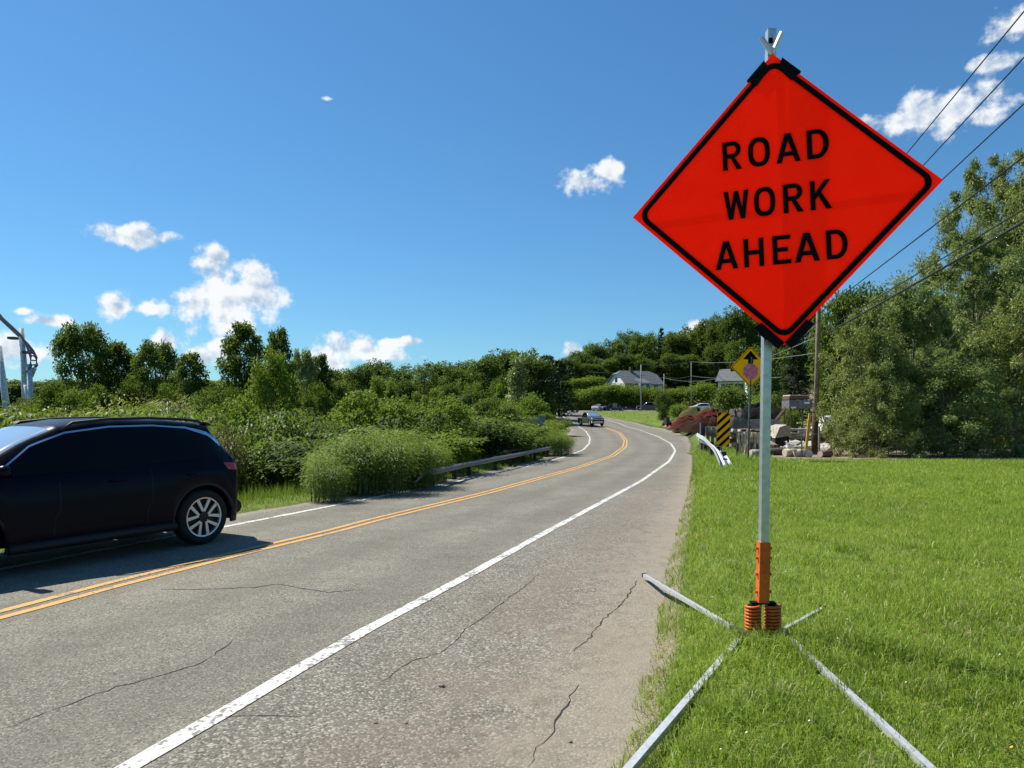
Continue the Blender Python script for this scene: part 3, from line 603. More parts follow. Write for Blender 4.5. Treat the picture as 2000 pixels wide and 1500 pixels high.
# near thicket, left of the road: large-leaved arching stems
def knot_proto(key, H, W, stems, per, leaf, aspect, mat, seed, arch=.8, low=.22):
    r = np.random.default_rng(seed); P = []; D = []; Nn = []; mb = MB()
    for i in range(stems):
        a = r.random() * 6.283; q = math.sqrt(r.random()) * W * .36; b = np.array([math.cos(a) * q, math.sin(a) * q, -.1])
        a2 = a + r.normal() * .7; out = W * (.10 + .22 * r.random()) * arch; h = H * (.72 + .33 * r.random()) * (1 - .25 * (q / (W * .36)) ** 2)
        tip = b + np.array([math.cos(a2) * out, math.sin(a2) * out, h]); c = b + np.array([math.cos(a2) * out * .15, math.sin(a2) * out * .15, h * .85])
        t = np.linspace(0, 1, 6)[:, None]; cur = (1 - t) ** 2 * b + 2 * t * (1 - t) * c + t * t * tip
        if i % 2 == 0: mb.tube([tuple(x) for x in cur], [.014, .012, .01, .008, .006, .004], 4, False)
        s = low + (1 - low) * np.sqrt(r.random(per)); s = s[:, None]; p = (1 - s) ** 2 * b + 2 * s * (1 - s) * c + s * s * tip
        az = r.random(per) * 6.283; side = np.stack([np.cos(az), np.sin(az), -.15 + .35 * r.random(per)], -1); reach = .10 + .34 * r.random(per) * (H / 2.2)
        P.append(p + side * reach[:, None]); dd = side.copy(); dd[:, 2] -= .35; D.append(dd); nn = r.normal(size=(per, 3)) * .35; nn[:, 2] += 1; Nn.append(nn)
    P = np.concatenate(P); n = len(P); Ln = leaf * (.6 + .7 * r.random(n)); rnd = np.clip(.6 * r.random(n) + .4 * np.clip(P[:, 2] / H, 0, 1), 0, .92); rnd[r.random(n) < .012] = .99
    crown = leaf_mesh('foliage', P, np.concatenate(D), np.concatenate(Nn), Ln, Ln * aspect, rnd, .12); crown.materials.append(mat)
    st = mb.mesh('stems', True); st.materials.append(simple('green_stem', (.10, .12, .04), .7)); PROTO[key] = (st, crown, H, W)
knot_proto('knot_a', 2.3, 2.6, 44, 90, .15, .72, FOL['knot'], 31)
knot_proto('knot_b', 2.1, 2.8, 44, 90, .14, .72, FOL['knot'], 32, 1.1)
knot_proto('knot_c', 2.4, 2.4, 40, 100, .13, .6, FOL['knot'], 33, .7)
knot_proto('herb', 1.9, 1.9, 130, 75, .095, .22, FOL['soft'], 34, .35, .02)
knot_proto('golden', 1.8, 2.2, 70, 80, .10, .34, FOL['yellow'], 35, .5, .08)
TG = 'knotweed shrubs of the roadside thicket'
rk = random.Random(5); cnt = 0; yy = 12.8
KM = [None, None, None, FOL['mid'], FOL['bright'], FOL['dark']]
KL = {0: 'big-leaved knotweed shrub in the thicket left of the road', 3: 'dull green shrub in the thicket left of the road', 4: 'bright green shrub in the thicket left of the road', 5: 'dark green shrub in the thicket left of the road'}
while yy < 66:
    step = 1.3 + yy * .035; x = float(XV(yy)) - (3.7 if yy < 18 else 1.9) - rk.uniform(0, .9); lim = -.80 * yy
    while x > lim and cnt < 255:
        xx = x + rk.uniform(-.6, .6); y2 = yy + rk.uniform(-.7, .7); px = CX + F * xx / y2
        lump = math.sin(xx * .55 + 1.3 * math.sin(y2 * .4)) * math.sin(y2 * .38 + xx * .13 + 1)
        topz = 1.62 + .60 * lump + rk.uniform(-.35, .25) + (y2 - 14) * .012
        if px < 430: topz += .22
        d0 = float(XV(y2)) - xx; topz = min(topz, .55 + d0 * .40 + rk.uniform(-.15, .3)); h = max(.9, topz - landz(xx, y2)); w = 2.2 * rk.uniform(.8, 1.4) * (1 + yy * .007)
        u = rk.random()
        if px < 420 and y2 > 14 and u < .8:
            br = rk.random() < .3
            put('golden', xx, y2, h, w, 'weed_clump', 'brownish seeding weed clump in the thicket behind the dark car' if br else 'yellow-green weed clump in the thicket behind the dark car', 'bush', 'weed clumps behind the dark car', FOL['brown'] if br else None, 'foliage', 'stems')
        elif px > 690 and u < .25:
            put('golden', xx, y2, h * 1.05, w, 'weed_clump', 'yellow-green weed clump among the knotweed before the wood', 'bush', 'weed clumps among the knotweed', None, 'foliage', 'stems')
        elif y2 > 24 and u > .86:
            put('dense', xx, y2, h * rk.uniform(1.1, 1.45), w * 1.1, 'young_tree', 'young bushy tree standing up out of the thicket', 'tree', 'young trees in the thicket', rk.choice([FOL['mid'], FOL['bright'], FOL['dark']]))
        else:
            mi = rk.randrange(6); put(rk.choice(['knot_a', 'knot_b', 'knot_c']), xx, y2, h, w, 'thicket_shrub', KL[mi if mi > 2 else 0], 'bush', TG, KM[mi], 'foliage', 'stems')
        cnt += 1; x -= step * rk.uniform(.8, 1.45)
    yy += step
for px, base, top, w in [(668, 972, 850, 120), (735, 968, 828, 140), (800, 956, 830, 120), (846, 945, 858, 70), (640, 985, 880, 80), (765, 955, 850, 120), (800, 958, 885, 90)]:
    X0, Y0 = unproject(px, base); Y0 += .5; put('herb', (px - CX) / F * Y0, Y0, hz(top, Y0) - landz((px - CX) / F * Y0, Y0), w * Y0 / F * 1.15, 'willowherb_clump', 'tall soft light green willowherb clump at the end of the left guard rail', 'bush', 'willowherb at the guard rail end', None, 'foliage', 'stems')
for px, base, top, w in [(1083, 890, 835, 56), (1100, 887, 845, 40), (1062, 884, 850, 40)]:
    X0, Y0 = unproject(px, base); put('herb', X0, Y0, hz(top, Y0) - landz(X0, Y0), w * Y0 / F * 1.2, 'willowherb_clump', 'rounded light green clump hugging the inside of the bend', 'bush', 'clumps inside the bend', None, 'foliage', 'stems')

# big silvery willow on the right
def willow(key, H, W, n, per, leaf, seed, shape, z0):
    r = np.random.default_rng(seed); cl = clump_set(n, H, W, r, z0, shape, (.035, .17), .5); cl[:, 2] = np.maximum(cl[:, 2], .15)
    crown = crown_leaves('crown', cl, per, leaf, .30, r, .15, .6, .12); crown.materials.append(FOL['pale'])
    tr = trunk_mesh('trunk', H * .8, H * .014, [tuple(c[:3]) for c in cl[::max(1, n // 26)]], seed, .3); tr.materials.append(BARK2); PROTO[key] = (tr, crown, H, W)
willow('willow_low', 5, 5, 170, 270, .12, 41, 'bush', .02)
willow('willow_tall', 9, 6, 230, 290, .13, 42, 'oval', .05)
for px, top, Y, w, key, lab in [(1690, 622, 25.8, 175, 'willow_low', 'low silvery willow bush beside the brown pole stub'), (1775, 575, 27, 230, 'willow_low', 'broad silvery willow bush in the middle of the willow mass'),
        (1716, 730, 24.6, 150, 'willow_low', 'small front willow bush at the edge of the lawn'), (1850, 690, 25, 230, 'willow_low', 'front willow bush with arching bare stems at the lawn edge'),
        (1905, 480, 29, 260, 'willow_tall', 'tall silvery willow before the tallest one'), (1925, 350, 33, 210, 'willow_tall', 'tallest silvery willow with a feathery top'), (2045, 320, 31, 240, 'willow_tall', 'tall silvery willow rising past the wires at the lawn corner'),
        (1990, 600, 26, 230, 'willow_low', 'wide silvery willow bush under the wires')]:
    plant(key, px, top, Y, w, 'willow', lab, 'tree', mat=None if px not in (1690, 1905) else FOL['pale'])

# ------------------------------------------------------------------ road work sign on its spring stand
GALV = simple('galvanised_steel', (.50, .53, .54), .42, .75, .5, .12, 25)
ALU = simple('brushed_aluminium', (.60, .61, .61), .45, .5, .5, .10, 30)
BLACK = simple('black_vinyl', (.005, .005, .006), .75, 0, .1, .3)
INK = simple('black_ink', (.004, .004, .004), .7, 0, .08, .15)
ORANGE_ST = simple('orange_painted_steel', (.60, .115, .012), .5, 0, .4, .22, 18, .15)
def sign_vinyl():
    """fluorescent sheeting: it turns blue and ultraviolet light into red, so it sends back more red than falls on it"""
    m = Mat('fluorescent_orange_vinyl'); n = m.noise(m.coord(), 5, 4); f = m.noise(m.coord(), 160, 2)
    c = m.mix(m.ramp(n, .3, .7), (2.65, .024, .006), (2.75, .030, .007)); c = m.mix(m.math('MULTIPLY', f, .10), c, (2.0, .02, .005))
    df = m.n('ShaderNodeBsdfDiffuse'); m.put(c, df.inputs[0]); tr = m.n('ShaderNodeBsdfTranslucent'); m.put((1.5, .02, .006), tr.inputs[0])
    mx = m.n('ShaderNodeMixShader'); mx.inputs[0].default_value = .09; m.L.new(df.outputs[0], mx.inputs[1]); m.L.new(tr.outputs[0], mx.inputs[2]); m.L.new(mx.outputs[0], m.out.inputs[0]); return m.m
def rrect(h, r, n=6):
    """rounded diamond of half diagonal h"""
    out = []
    for k in range(4):
        a = math.pi / 2 * k; c = Vector((math.cos(a), math.sin(a))) * (h - r * math.sqrt(2))
        for i in range(n + 1):
            b = a - math.pi / 4 + math.pi / 2 * i / n; out.append((c.x + r * math.cos(b), c.y + r * math.sin(b)))
    return out
def fill(loops, z, name, M, thick=0.):
    """flat shape with holes in plane coordinates, placed by matrix M"""
    bm = bmesh.new()
    for lp in loops:
        vs = [bm.verts.new((x, y, z)) for x, y in lp]
        for a, b in zip(vs, vs[1:] + vs[:1]): bm.edges.new((a, b))
    bmesh.ops.triangle_fill(bm, use_beauty=True, use_dissolve=False, edges=bm.edges[:], normal=(0, 0, 1))
    if thick:
        r = bmesh.ops.extrude_face_region(bm, geom=bm.faces[:]); bmesh.ops.translate(bm, verts=[v for v in r['geom'] if isinstance(v, bmesh.types.BMVert)], vec=(0, 0, -thick))
        bmesh.ops.recalc_face_normals(bm, faces=bm.faces[:])
    bm.transform(M); me = bpy.data.meshes.new(name); bm.to_mesh(me); bm.free(); return me
def arc(cx, cy, rx, ry, a0, a1, n=10): return [(cx + rx * math.cos(R(a0 + (a1 - a0) * i / n)), cy + ry * math.sin(R(a0 + (a1 - a0) * i / n))) for i in range(n + 1)]
T_ = .165
def sup(cx, cy, rx, ry, n=28, e=2.5):
    o = []
    for i in range(n):
        a = 2 * math.pi * i / n; c, s = math.cos(a), math.sin(a); o.append((cx + rx * math.copysign(abs(c) ** (2 / e), c), cy + ry * math.copysign(abs(s) ** (2 / e), s)))
    return o
GLYPH = {   # unit height, own width
    'R': (.66, [[(0, 0), (0, 1), (.36, 1)] + arc(.36, .71, .27, .29, 88, -88) [0:] + [(.42, .42), (.66, 0), (.46, 0), (.27, .41), (T_, .41), (T_, 0)], [(T_, .85), (T_, .57), (.36, .57)] + arc(.36, .71, .11, .14, -80, 80)]),
    'O': (.72, [sup(.36, .5, .36, .51), sup(.36, .5, .195, .35)]),
    'A': (.80, [[(0, 0), (.30, 1), (.50, 1), (.80, 0), (.62, 0), (.555, .22), (.245, .22), (.18, 0)], [(.285, .37), (.515, .37), (.40, .76)]]),
    'D': (.68, [[(0, 0), (0, 1), (.32, 1)] + arc(.32, .5, .36, .5, 88, -88, 16) + [(.32, 0)], [(T_, .85), (T_, .15), (.30, .15)] + arc(.31, .5, .20, .35, -85, 85, 12) + [(.30, .85)]]),
    'W': (.88, [[(0, 1), (.15, 0), (.31, 0), (.44, .60), (.57, 0), (.73, 0), (.88, 1), (.715, 1), (.635, .40), (.515, 1), (.365, 1), (.245, .40), (.165, 1)]]),
    'K': (.70, [[(0, 0), (0, 1), (T_, 1), (T_, .58), (.47, 1), (.67, 1), (.36, .60), (.70, 0), (.50, 0), (.26, .47), (T_, .34), (T_, 0)]]),
    'H': (.68, [[(0, 0), (0, 1), (T_, 1), (T_, .585), (.68 - T_, .585), (.68 - T_, 1), (.68, 1), (.68, 0), (.68 - T_, 0), (.68 - T_, .43), (T_, .43), (T_, 0)]]),
    'E': (.60, [[(0, 0), (0, 1), (.59, 1), (.59, .85), (T_, .85), (T_, .58), (.50, .58), (.50, .43), (T_, .43), (T_, .15), (.60, .15), (.60, 0)]])}
def road_work_sign():
    hd = 1.22 / math.sqrt(2); c = Vector((1.585, 4.22, CAM_Z + 1.27)); u = Vector((.9555, -.291, .0407)).normalized(); v = Vector((.0034, -.0286, 1)); nrm = u.cross(v).normalized(); v = nrm.cross(u).normalized()
    bx, by = 1.540, 4.36; bz = landz(bx, by)
    root = empty('road_work_sign', (bx, by, bz), 'orange ROAD WORK AHEAD diamond sign on a galvanised spring stand in the grass', 'sign')
    Mi = Matrix.Translation(-Vector((bx, by, bz)))
    M = Mi @ Matrix(((u.x, v.x, nrm.x, c.x), (u.y, v.y, nrm.y, c.y), (u.z, v.z, nrm.z, c.z), (0, 0, 0, 1)))
    # the vinyl panel bows a little between its ribs
    N = 24; V = []; Fc = []; k = 1.22 / 2
    for j in range(N + 1):
        for i in range(N + 1):
            a, b = (i / N * 2 - 1), (j / N * 2 - 1); x = (a - b) * k / math.sqrt(2); y = (a + b) * k / math.sqrt(2); V.append(M @ Vector((x, y, .003 * math.sin(3 * a + 1) * math.cos(2.5 * b))))
    n = (N + 1); Fc = [(j * n + i, j * n + i + 1, (j + 1) * n + i + 1, (j + 1) * n + i) for j in range(N) for i in range(N)]
    mb = MB(); mb.add(V, Fc); panel = mb.build('sign_panel', sign_vinyl(), root, True)
    panel['label'] = 'fluorescent red-orange diamond panel'
    bo, bi = rrect(hd * .967, .07), rrect(hd * .917, .05)
    link('border', fill([bo, bi], .0085, 'border', M), INK, panel)
    rows = [('ROAD', .245, [(-.357, -.228), (-.187, -.044), (-.006, .151), (.192, .330)]), ('WORK', -.100, [(-.362, -.195), (-.162, -.023), (.028, .158), (.200, .336)]),
            ('AHEAD', -.443, [(-.436, -.282), (-.243, -.111), (-.054, .065), (.087, .246), (.288, .421)])]
    for word, base, ext in rows:
        for ch, (x0, x1) in zip(word, ext):
            w, loops = GLYPH[ch]; lp = [[((x0 + (x1 - x0) * px / w) * hd, (base + .197 * py) * hd) for px, py in l] for l in loops]
            o = link('letter', fill(lp, .009, 'letter', M), INK, panel); o['label'] = 'black letter ' + ch
    # black corner pockets at top and bottom, cross ribs behind
    def pk(a, l0, l1, wd):
        """pocket along an edge from the corner at angle a"""
        mb = MB()
        for sgn in (-1, 1):
            cor = Vector((0, a * hd)); d = Vector((sgn * .707, -a * .707)); inn = Vector((-sgn * .707, -a * .707))
            o_ = .012 if a > 0 else .040; q = [cor + d * l0 - inn * o_, cor + d * l1 - inn * o_, cor + d * (l1 - .01) + inn * wd, cor + d * (l0 + (.02 if a > 0 else 0)) + inn * wd * .8]
            vv = [M @ Vector((p.x, p.y, z)) for z in (.0125, -.02) for p in q]; mb.add(vv, [(0, 1, 2, 3), (7, 6, 5, 4)] + [(i, i + 4, (i + 1) % 4 + 4, (i + 1) % 4) for i in range(4)])
            mb.build('corner_pocket', BLACK, root); mb = MB()
    pk(1, .060, .20, .055); pk(-1, .012, .20, .012)
    for sgn in (-1, 1):
        cor = Vector((0, -hd)); d = Vector((sgn * .707, .707))
    mb = MB(); mb.tube([M @ Vector((0, -hd + .03, -.012)), M @ Vector((0, hd - .02, -.012))], .008, 6); mb.build('vertical_rib', ALU, root)
    mb = MB(); mb.tube([M @ Vector((-hd + .02, 0, -.016)), M @ Vector((hd - .02, 0, -.016))], .006, 6); mb.build('horizontal_rib', ALU, root)
    off = Vector((bx, by, bz)); W = lambda x, y, z: Vector((x, y, z)) - off
    top = M @ Vector((0.0, hd + .175, -.070))
    a = Vector((0.0, 0, .225)); mast_top = top
    mb = MB(); mb.tube([a, mast_top], .0345, 4, True, True); mast = mb.build('mast', GALV, root)
    mb = MB()
    for s_ in (-1, 1):
        p0 = M @ Vector((0, hd + .015, -.028)); p1 = M @ Vector((s_ * .058, hd + .118 + .012 * (s_ > 0), -.028)); mb.tube([p0, p1], .0155, 6); mb.build('rib_end', ALU, root); mb = MB()
    dirn = (mast_top - a).normalized(); mb = MB()
    p = a + dirn * ((mast_top - a).length - .075) + Vector((-.30, -.954, 0)).normalized() * .026
    mb.box(p, (.022, .01, .03)); mb.build('button', BLACK, mast)
    # left-hand pocket flap and buckle under the panel
    mb = MB(); mb.box(M @ Vector((-.105, -hd + .075, .004)), (.05, .012, .055), (M.to_3x3() @ Matrix.Rotation(R(40), 3, 'Z') @ Matrix.Rotation(R(90), 3, 'X'))); mb.build('bracket', BLACK, root)
    # orange bracket, springs, hub
    mb = MB(); mb.tube([a + Vector((-.003, 0, 0)), a + dirn * .37], .045, 4, True, True); br = mb.build('spring_bracket', ORANGE_ST, root); br['label'] = 'rusty orange painted lower bracket'
    for h in (.06, .17, .27, .33):
        for s_ in (-1, 1): mb = MB(); q = a + dirn * h + Vector((s_ * .036, 0, 0)); mb.tube([q, q + Vector((s_ * .014, 0, 0))], .009, 6); mb.build('bolt', ORANGE_ST, br)
    mb = MB(); mb.box((0, 0, .219), (.15, .05, .012)); mb.build('spring_plate', BLACK, root)
    for s_ in (-1, 1):
        pts = []; turns = 11
        for i in range(turns * 12 + 1):
            t = i / (turns * 12); an = 2 * math.pi * turns * t; pts.append((s_ * .061 + .043 * math.cos(an), .043 * math.sin(an), -.02 + .225 * t))
        mb = MB(); mb.tube(pts, .0086, 6); sp = mb.build('spring', ORANGE_ST, root, True); sp['label'] = 'thick orange coil spring'
        mb = MB(); mb.tube([(s_ * .061, 0, -.03), (s_ * .061, 0, .205)], .033, 10); mb.build('spring_core', BLACK, root)
    mb = MB(); mb.box((0, 0, -.005), (.25, .13, .05)); mb.box((0, 0, -.04), (.17, .17, .06)); mb.build('hub', simple('dark_cast_steel', (.03, .03, .032), .6), root)
    ends = [(1258, 1117, 'z', -.0), (1240, 1500, 'n', 0), (1830, 1520, 'n', 0), (1607, 1186, 'n', 0)]
    for i, (px, py, kk, dz) in enumerate(ends):
        s0 = [(-.13, .03), (-.13, -.03), (.13, -.03), (.12, .04)][i]
        zo = (.03, .11, .26, .26)[i]; Yp = F * (CAM_Z - zo - .02) / (py - CY); Xp = (px - CX) / F * Yp
        e = Vector((Xp, Yp, (zo if i == 1 else landz(Xp, Yp)) + ((.0, .040, .026, -.004)[i]) if i else .016)); s3 = Vector((s0[0], s0[1], .022)); d_ = (e - off) - s3
        if i in (1, 2): d_ = d_ * (1.22 if i == 1 else 1.12)
        elbow = s3 + d_ * .05 + Vector((0, 0, .004)); end = s3 + d_; 
        mid = elbow.lerp(end, .5)
        lp_ = [elbow, end]
        end = lp_[-1]; mb = MB(); mb.tube(lp_, [.021, .025, .022, .017][i], 4, True, True); lg = mb.build('leg', ALU, root)
        mb = MB(); tt = (end - elbow).normalized(); mb.tube([end - tt * .01, end + tt * .022], .027, 4, True, True); mb.build('end_cap', BLACK, lg)
        mb = MB(); mb.tube([s3 - d_.normalized() * .05, elbow + tt * .01], .024, 4, True, True); mb.build('leg_socket', bpy.data.materials['dark_cast_steel'], root)
road_work_sign()

# ------------------------------------------------------------------ other signs, rails, poles, wires
YM = Mat('yellow_sign_sheeting'); YD = YM.n('ShaderNodeBsdfDiffuse'); YM.put(YM.mix(YM.ramp(YM.noise(YM.coord(), 4, 4), .3, .7), (1.25, .48, .008), (1.35, .53, .010)), YD.inputs[0]); YM.L.new(YD.outputs[0], YM.out.inputs[0]); YEL = YM.m; POSTM = simple('steel_channel_post', (.12, .125, .12), .55, .5)
def flat_sign(pts_loops, z, M, name, mat, parent, thick=0): return link(name, fill(pts_loops, z, name, M, thick), mat, parent)
def stop_ahead():
    Y = 22.7; b = at(1461, Y); root = empty('stop_ahead_sign', b, 'yellow diamond stop-ahead sign with faded octagon on a thin dark post', 'sign')
    s = F / Y; cz = hz(717, Y) - b.z; cxo = 5 / s; hd = 40.5 / s; M = Matrix.Translation((cxo, 0, cz)) @ Matrix.Rotation(R(7), 4, 'Z') @ Matrix.Rotation(R(90), 4, 'X')
    mb = MB(); mb.tube([(0, .02, -.1), (cxo * 1.3, .02, cz + hd * .5)], .035, 4, True, True); mb.build('post', POSTM, root)
    p = flat_sign([rrect(hd, .05)], 0, M, 'sign_panel', YEL, root, .004)
    flat_sign([rrect(hd * .965, .045), rrect(hd * .925, .04)], .004, M, 'border', INK, p)
    ar = [(-.125, .30), (-.36, .30), (0, .80), (.36, .30), (.125, .30), (.125, .08), (-.125, .08)]; ar = [(.0, .80), (.39, .37), (.13, .37), (.13, .16), (-.13, .16), (-.13, .37), (-.39, .37)]
    flat_sign([[(x * hd, y * hd) for x, y in ar]], .005, M, 'arrow', INK, p)
    oc = lambda r: [(r * math.cos(R(22.5 + 45 * i)) * hd, (r * math.sin(R(22.5 + 45 * i)) - .21) * hd) for i in range(8)]
    flat_sign([oc(.425)], .005, M, 'octagon_rim', simple('faded_pink_rim', (.80, .38, .22), .5), p)
    flat_sign([oc(.385)], .009, M, 'octagon', simple('faded_stop_pink', (.70, .15, .24), .5, 0, .4, .25, 9), p)
stop_ahead()
def object_marker():
    Y = 22.4; s = F / Y; b = at(1407, Y); root = empty('object_marker', b, 'black and yellow striped hazard marker on a post behind the guard rail', 'sign')
    w, h = 25 / s, 66 / s; M = Matrix.Translation((6 / s, 0, hz(839, Y) - b.z)) @ Matrix.Rotation(R(2.5), 4, 'Y') @ Matrix.Rotation(R(90), 4, 'X')
    mb = MB(); mb.tube([(0, .03, -.1), (7 / s, .03, hz(815, Y) - b.z)], .03, 4, True, True); mb.build('post', POSTM, root)
    c = .03; box = [(-w / 2 + c, -h / 2), (w / 2 - c, -h / 2), (w / 2, -h / 2 + c), (w / 2, h / 2 - c), (w / 2 - c, h / 2), (-w / 2 + c, h / 2), (-w / 2, h / 2 - c), (-w / 2, -h / 2 + c)]
    p = flat_sign([box], 0, M, 'sign_panel', YEL, root, .004)
    yb = -h / 2 - w; st = h / 4.05; k = 0
    while yb < h / 2:
        def cl(x, y): return (x, max(-h / 2 + .004, min(h / 2 - .004, y)))
        q = [(-w / 2 + .004, yb), (w / 2 - .004, yb + w * .98), (w / 2 - .004, yb + w * .98 + st * .46), (-w / 2 + .004, yb + st * .46)]
        q2 = []
        for x, y in q:
            x2 = x
            if y < -h / 2 + .004 and x < 0: x2 = min(w / 2 - .004, x + (-h / 2 + .004 - y) / .98); y = -h / 2 + .004
            if y > h / 2 - .004 and x > 0: x2 = max(-w / 2 + .004, x - (y - h / 2 + .004) / .98); y = h / 2 - .004
            q2.append((x2, max(-h / 2 + .004, min(h / 2 - .004, y))))
        ar = abs(sum(a[0] * b_[1] - b_[0] * a[1] for a, b_ in zip(q2, q2[1:] + q2[:1]))) / 2
        if ar > .001: flat_sign([q2], .004, M, 'stripe', INK, p)
        yb += st
object_marker()
WPROF = [(.0, .155), (.02, .14), (.075, .095), (.075, .06), (.01, .02), (.01, -.02), (.075, -.06), (.075, -.095), (.02, -.14), (0, -.155)]   # out, up
def w_beam(path, heights, scale, tilt, side, name, mat, root, off):
    mb = MB(); n = len(WPROF); V = []
    for i, p in enumerate(path):
        a, b = Vector(path[max(0, i - 1)]), Vector(path[min(len(path) - 1, i + 1)]); t = (b - a).normalized(); o = Vector((t.y, -t.x, 0)).normalized() * side
        upv = Matrix.Rotation(R(tilt[i]) * side, 3, t) @ Vector((0, 0, 1)); o2 = Matrix.Rotation(R(tilt[i]) * side, 3, t) @ o
        for q in WPROF: V.append(Vector(p) + o2 * q[0] * scale[i] + upv * q[1] * scale[i] - off)
    mb.add(V, [(i * n + k, i * n + k + 1, (i + 1) * n + k + 1, (i + 1) * n + k) for i in range(len(path) - 1) for k in range(n - 1)])
    me = mb.mesh(name); o = link(name, me, mat, root); sm = o.modifiers.new('thickness', 'SOLIDIFY'); sm.thickness = .005; return o
RAIL = simple('weathered_galvanised_rail', (.27, .27, .265), .5, .55, .5, .15, 6); RAILW = simple('pale_galvanised_rail', (.60, .62, .63), .5, .4, .5, .1, 6); WOODP = simple('creosoted_post', (.040, .032, .026), .9, var=.4, scale=9, bump=.3)
def right_rail():
    e = at(1424, 19.2); root = empty('guard_rail', e, 'pale steel guard rail sloping down into the grass beside the striped marker', 'guard rail')
    P = []; S = []; T = []
    key = [(1421, 912, 18.9, 1.0, 62), (1414, 896, 19.6, 1.0, 60), (1406, 881, 20.8, 1.0, 58), (1396, 871, 22.5, 1.0, 50), (1384, 862, 25, .95, 42), (1372, 857, 29, .95, 34), (1367, 854, 33, .95, 30), (1366, 852, 37, .95, 25)]
    for px, py, Y, s, t in key: P.append(Vector(((px - CX) / F * Y, Y, hz(py, Y)))); S.append(s); T.append(t)
    w_beam(P, None, [q * 1.5 for q in S], T, -1, 'rail_beam', RAILW, root, e)
    for k in (2, 3, 4, 5, 6, 7):
        p = P[k] + Vector((.13, .1, 0)); mb = MB(); z0 = landz(p.x, p.y) - .1; mb.box(Vector((p.x, p.y, (z0 + p.z - .02) / 2)) - e, (.14, .17, p.z - .02 - z0)); mb.build('post', WOODP, root)
    d = (P[1] - P[0]).normalized()
    for k, f in ((0, .5), (2, .5)):
        c = P[k].lerp(P[k + 1], f); mb = MB(); Mr = Matrix.Rotation(R(-40), 3, 'X'); mb.box(c - e + Vector((-.03, -.04, .10)), (.12, .004, .06), Mr); mb.build('reflector', simple('dark_reflector', (.05, .06, .08), .4), root)
right_rail()
def left_rail():
    bases = [(856, 949), (898, 936), (925, 929), (976, 919), (1005, 912), (1030, 905), (1052, 900), (1075, 893)]
    W = [Vector((*unproject(*b), 0)) for b in bases]; tops = [916, 907, 902, 892, 887, 882, 877, 873]; off = Vector((W[0].x, W[0].y, landz(W[0].x, W[0].y)))
    root = empty('guard_rail', off, 'grey steel guard rail on dark posts left of the road, buried in weeds', 'guard rail')
    P = [Vector((w.x, w.y, hz(t, w.y) - .05)) for w, t in zip(W, tops)]
    ext = [Vector(((812 - CX) / F * 17.0, 17.0, hz(938, 17.0))), Vector(((822 - CX) / F * 17.4, 17.4, hz(930, 17.4))), Vector(((836 - CX) / F * 17.9, 17.9, hz(922, 17.9)))]
    path = ext + P; w_beam(path, None, [.5, .5, .52] + [.52] * len(P), [35, 30, 15] + [8] * len(P), 1, 'rail_beam', RAIL, root, off)
    for p in P:
        q = p + Vector((-.16, .05, 0)); z0 = landz(q.x, q.y) - .1; mb = MB(); mb.box(Vector((q.x, q.y, (z0 + p.z + .06) / 2)) - off, (.13, .16, p.z + .06 - z0)); mb.build('post', WOODP, root)
    # rusty bridge rail behind it
    Y0, Y1 = 26.5, 37; a = Vector(((983 - CX) / F * Y0, Y0, hz(884, Y0))); b = Vector(((1062 - CX) / F * Y1, Y1, hz(868, Y1))); r2 = empty('bridge_railing', (a.x, a.y, landz(a.x, a.y)), 'low rusty brown pipe railing behind the left guard rail', 'railing'); o2 = Vector(r2.location)
    RU = simple('rusty_pipe', (.085, .045, .028), .8, .2, .3, .4, 12)
    mb = MB(); mb.tube([a - o2, b - o2], .055, 6); mb.build('top_bar', RU, r2)
    mb = MB(); mb.tube([a - o2 - Vector((0, 0, .28)), b - o2 - Vector((0, 0, .28))], .04, 6); mb.build('lower_bar', RU, r2)
    for k in range(6):
        q = a.lerp(b, k / 5); mb = MB(); z0 = landz(q.x, q.y) - .1; mb.tube([(q.x - o2.x, q.y - o2.y, z0 - o2.z), (q.x - o2.x + (-.1 if k == 0 else 0), q.y - o2.y, q.z - o2.z)], .045, 6); mb.build('post', RU, r2)
left_rail()
POLE = simple('weathered_pole_wood', (.27, .20, .135), .9, var=.3, scale=5, bump=.2); STUB = simple('dark_brown_pole_wood', (.075, .040, .024), .85, var=.35, scale=5, bump=.3)
WIRE = simple('black_cable', (.015, .015, .016), .6); WIRE2 = simple('weathered_cable', (.20, .21, .22), .5)
def pole(px, Y, top, r, label, mat=POLE, lean=0., arms=(), group=None):
    b = at(px, Y); root = empty('utility_pole', b, label, 'utility pole', group); h = hz(top, Y) - b.z
    mb = MB(); mb.tube([(0, 0, -.2), (lean * .5, 0, h * .5), (lean, 0, h)], [r, r * .85, r * .7], 10); mb.build('shaft', mat, root, True)
    for z, w in arms:
        mb = MB(); mb.box((lean, -r, z), (w, .09, .11)); a = mb.build('cross_arm', mat, root)
        for s_ in (-.9, -.45, .45, .9):
            mb = MB(); mb.tube([(lean + s_ * w / 2, -r, z + .05), (lean + s_ * w / 2, -r, z + .17)], .03, 6); mb.build('insulator', simple('insulator_grey', (.3, .3, .32), .4), a)
    return root
PX, PY_ = (1592 - CX) / F * 28.0, 28.0
pole(1592, 28, 430, .105, 'tall weathered utility pole rising behind the orange sign', lean=.22, arms=((7.8, 1.8),))
b = at(1591, 26.8); st = empty('pole_stub', b, 'short thick dark brown pole stub strapped before the tall pole', 'pole'); mb = MB()
mb.tube([(0, 0, -.15), (.02, 0, 1.0), (.03, 0, hz(795, 26.8) - b.z)], [.13, .115, .11], 12); mb.build('shaft', STUB, st, True)
for z in (.75, 1.6): mb = MB(); mb.tube([(.02, 0, z), (.02, 0, z + .05)], .122, 12); mb.build('strap', POSTM, st)
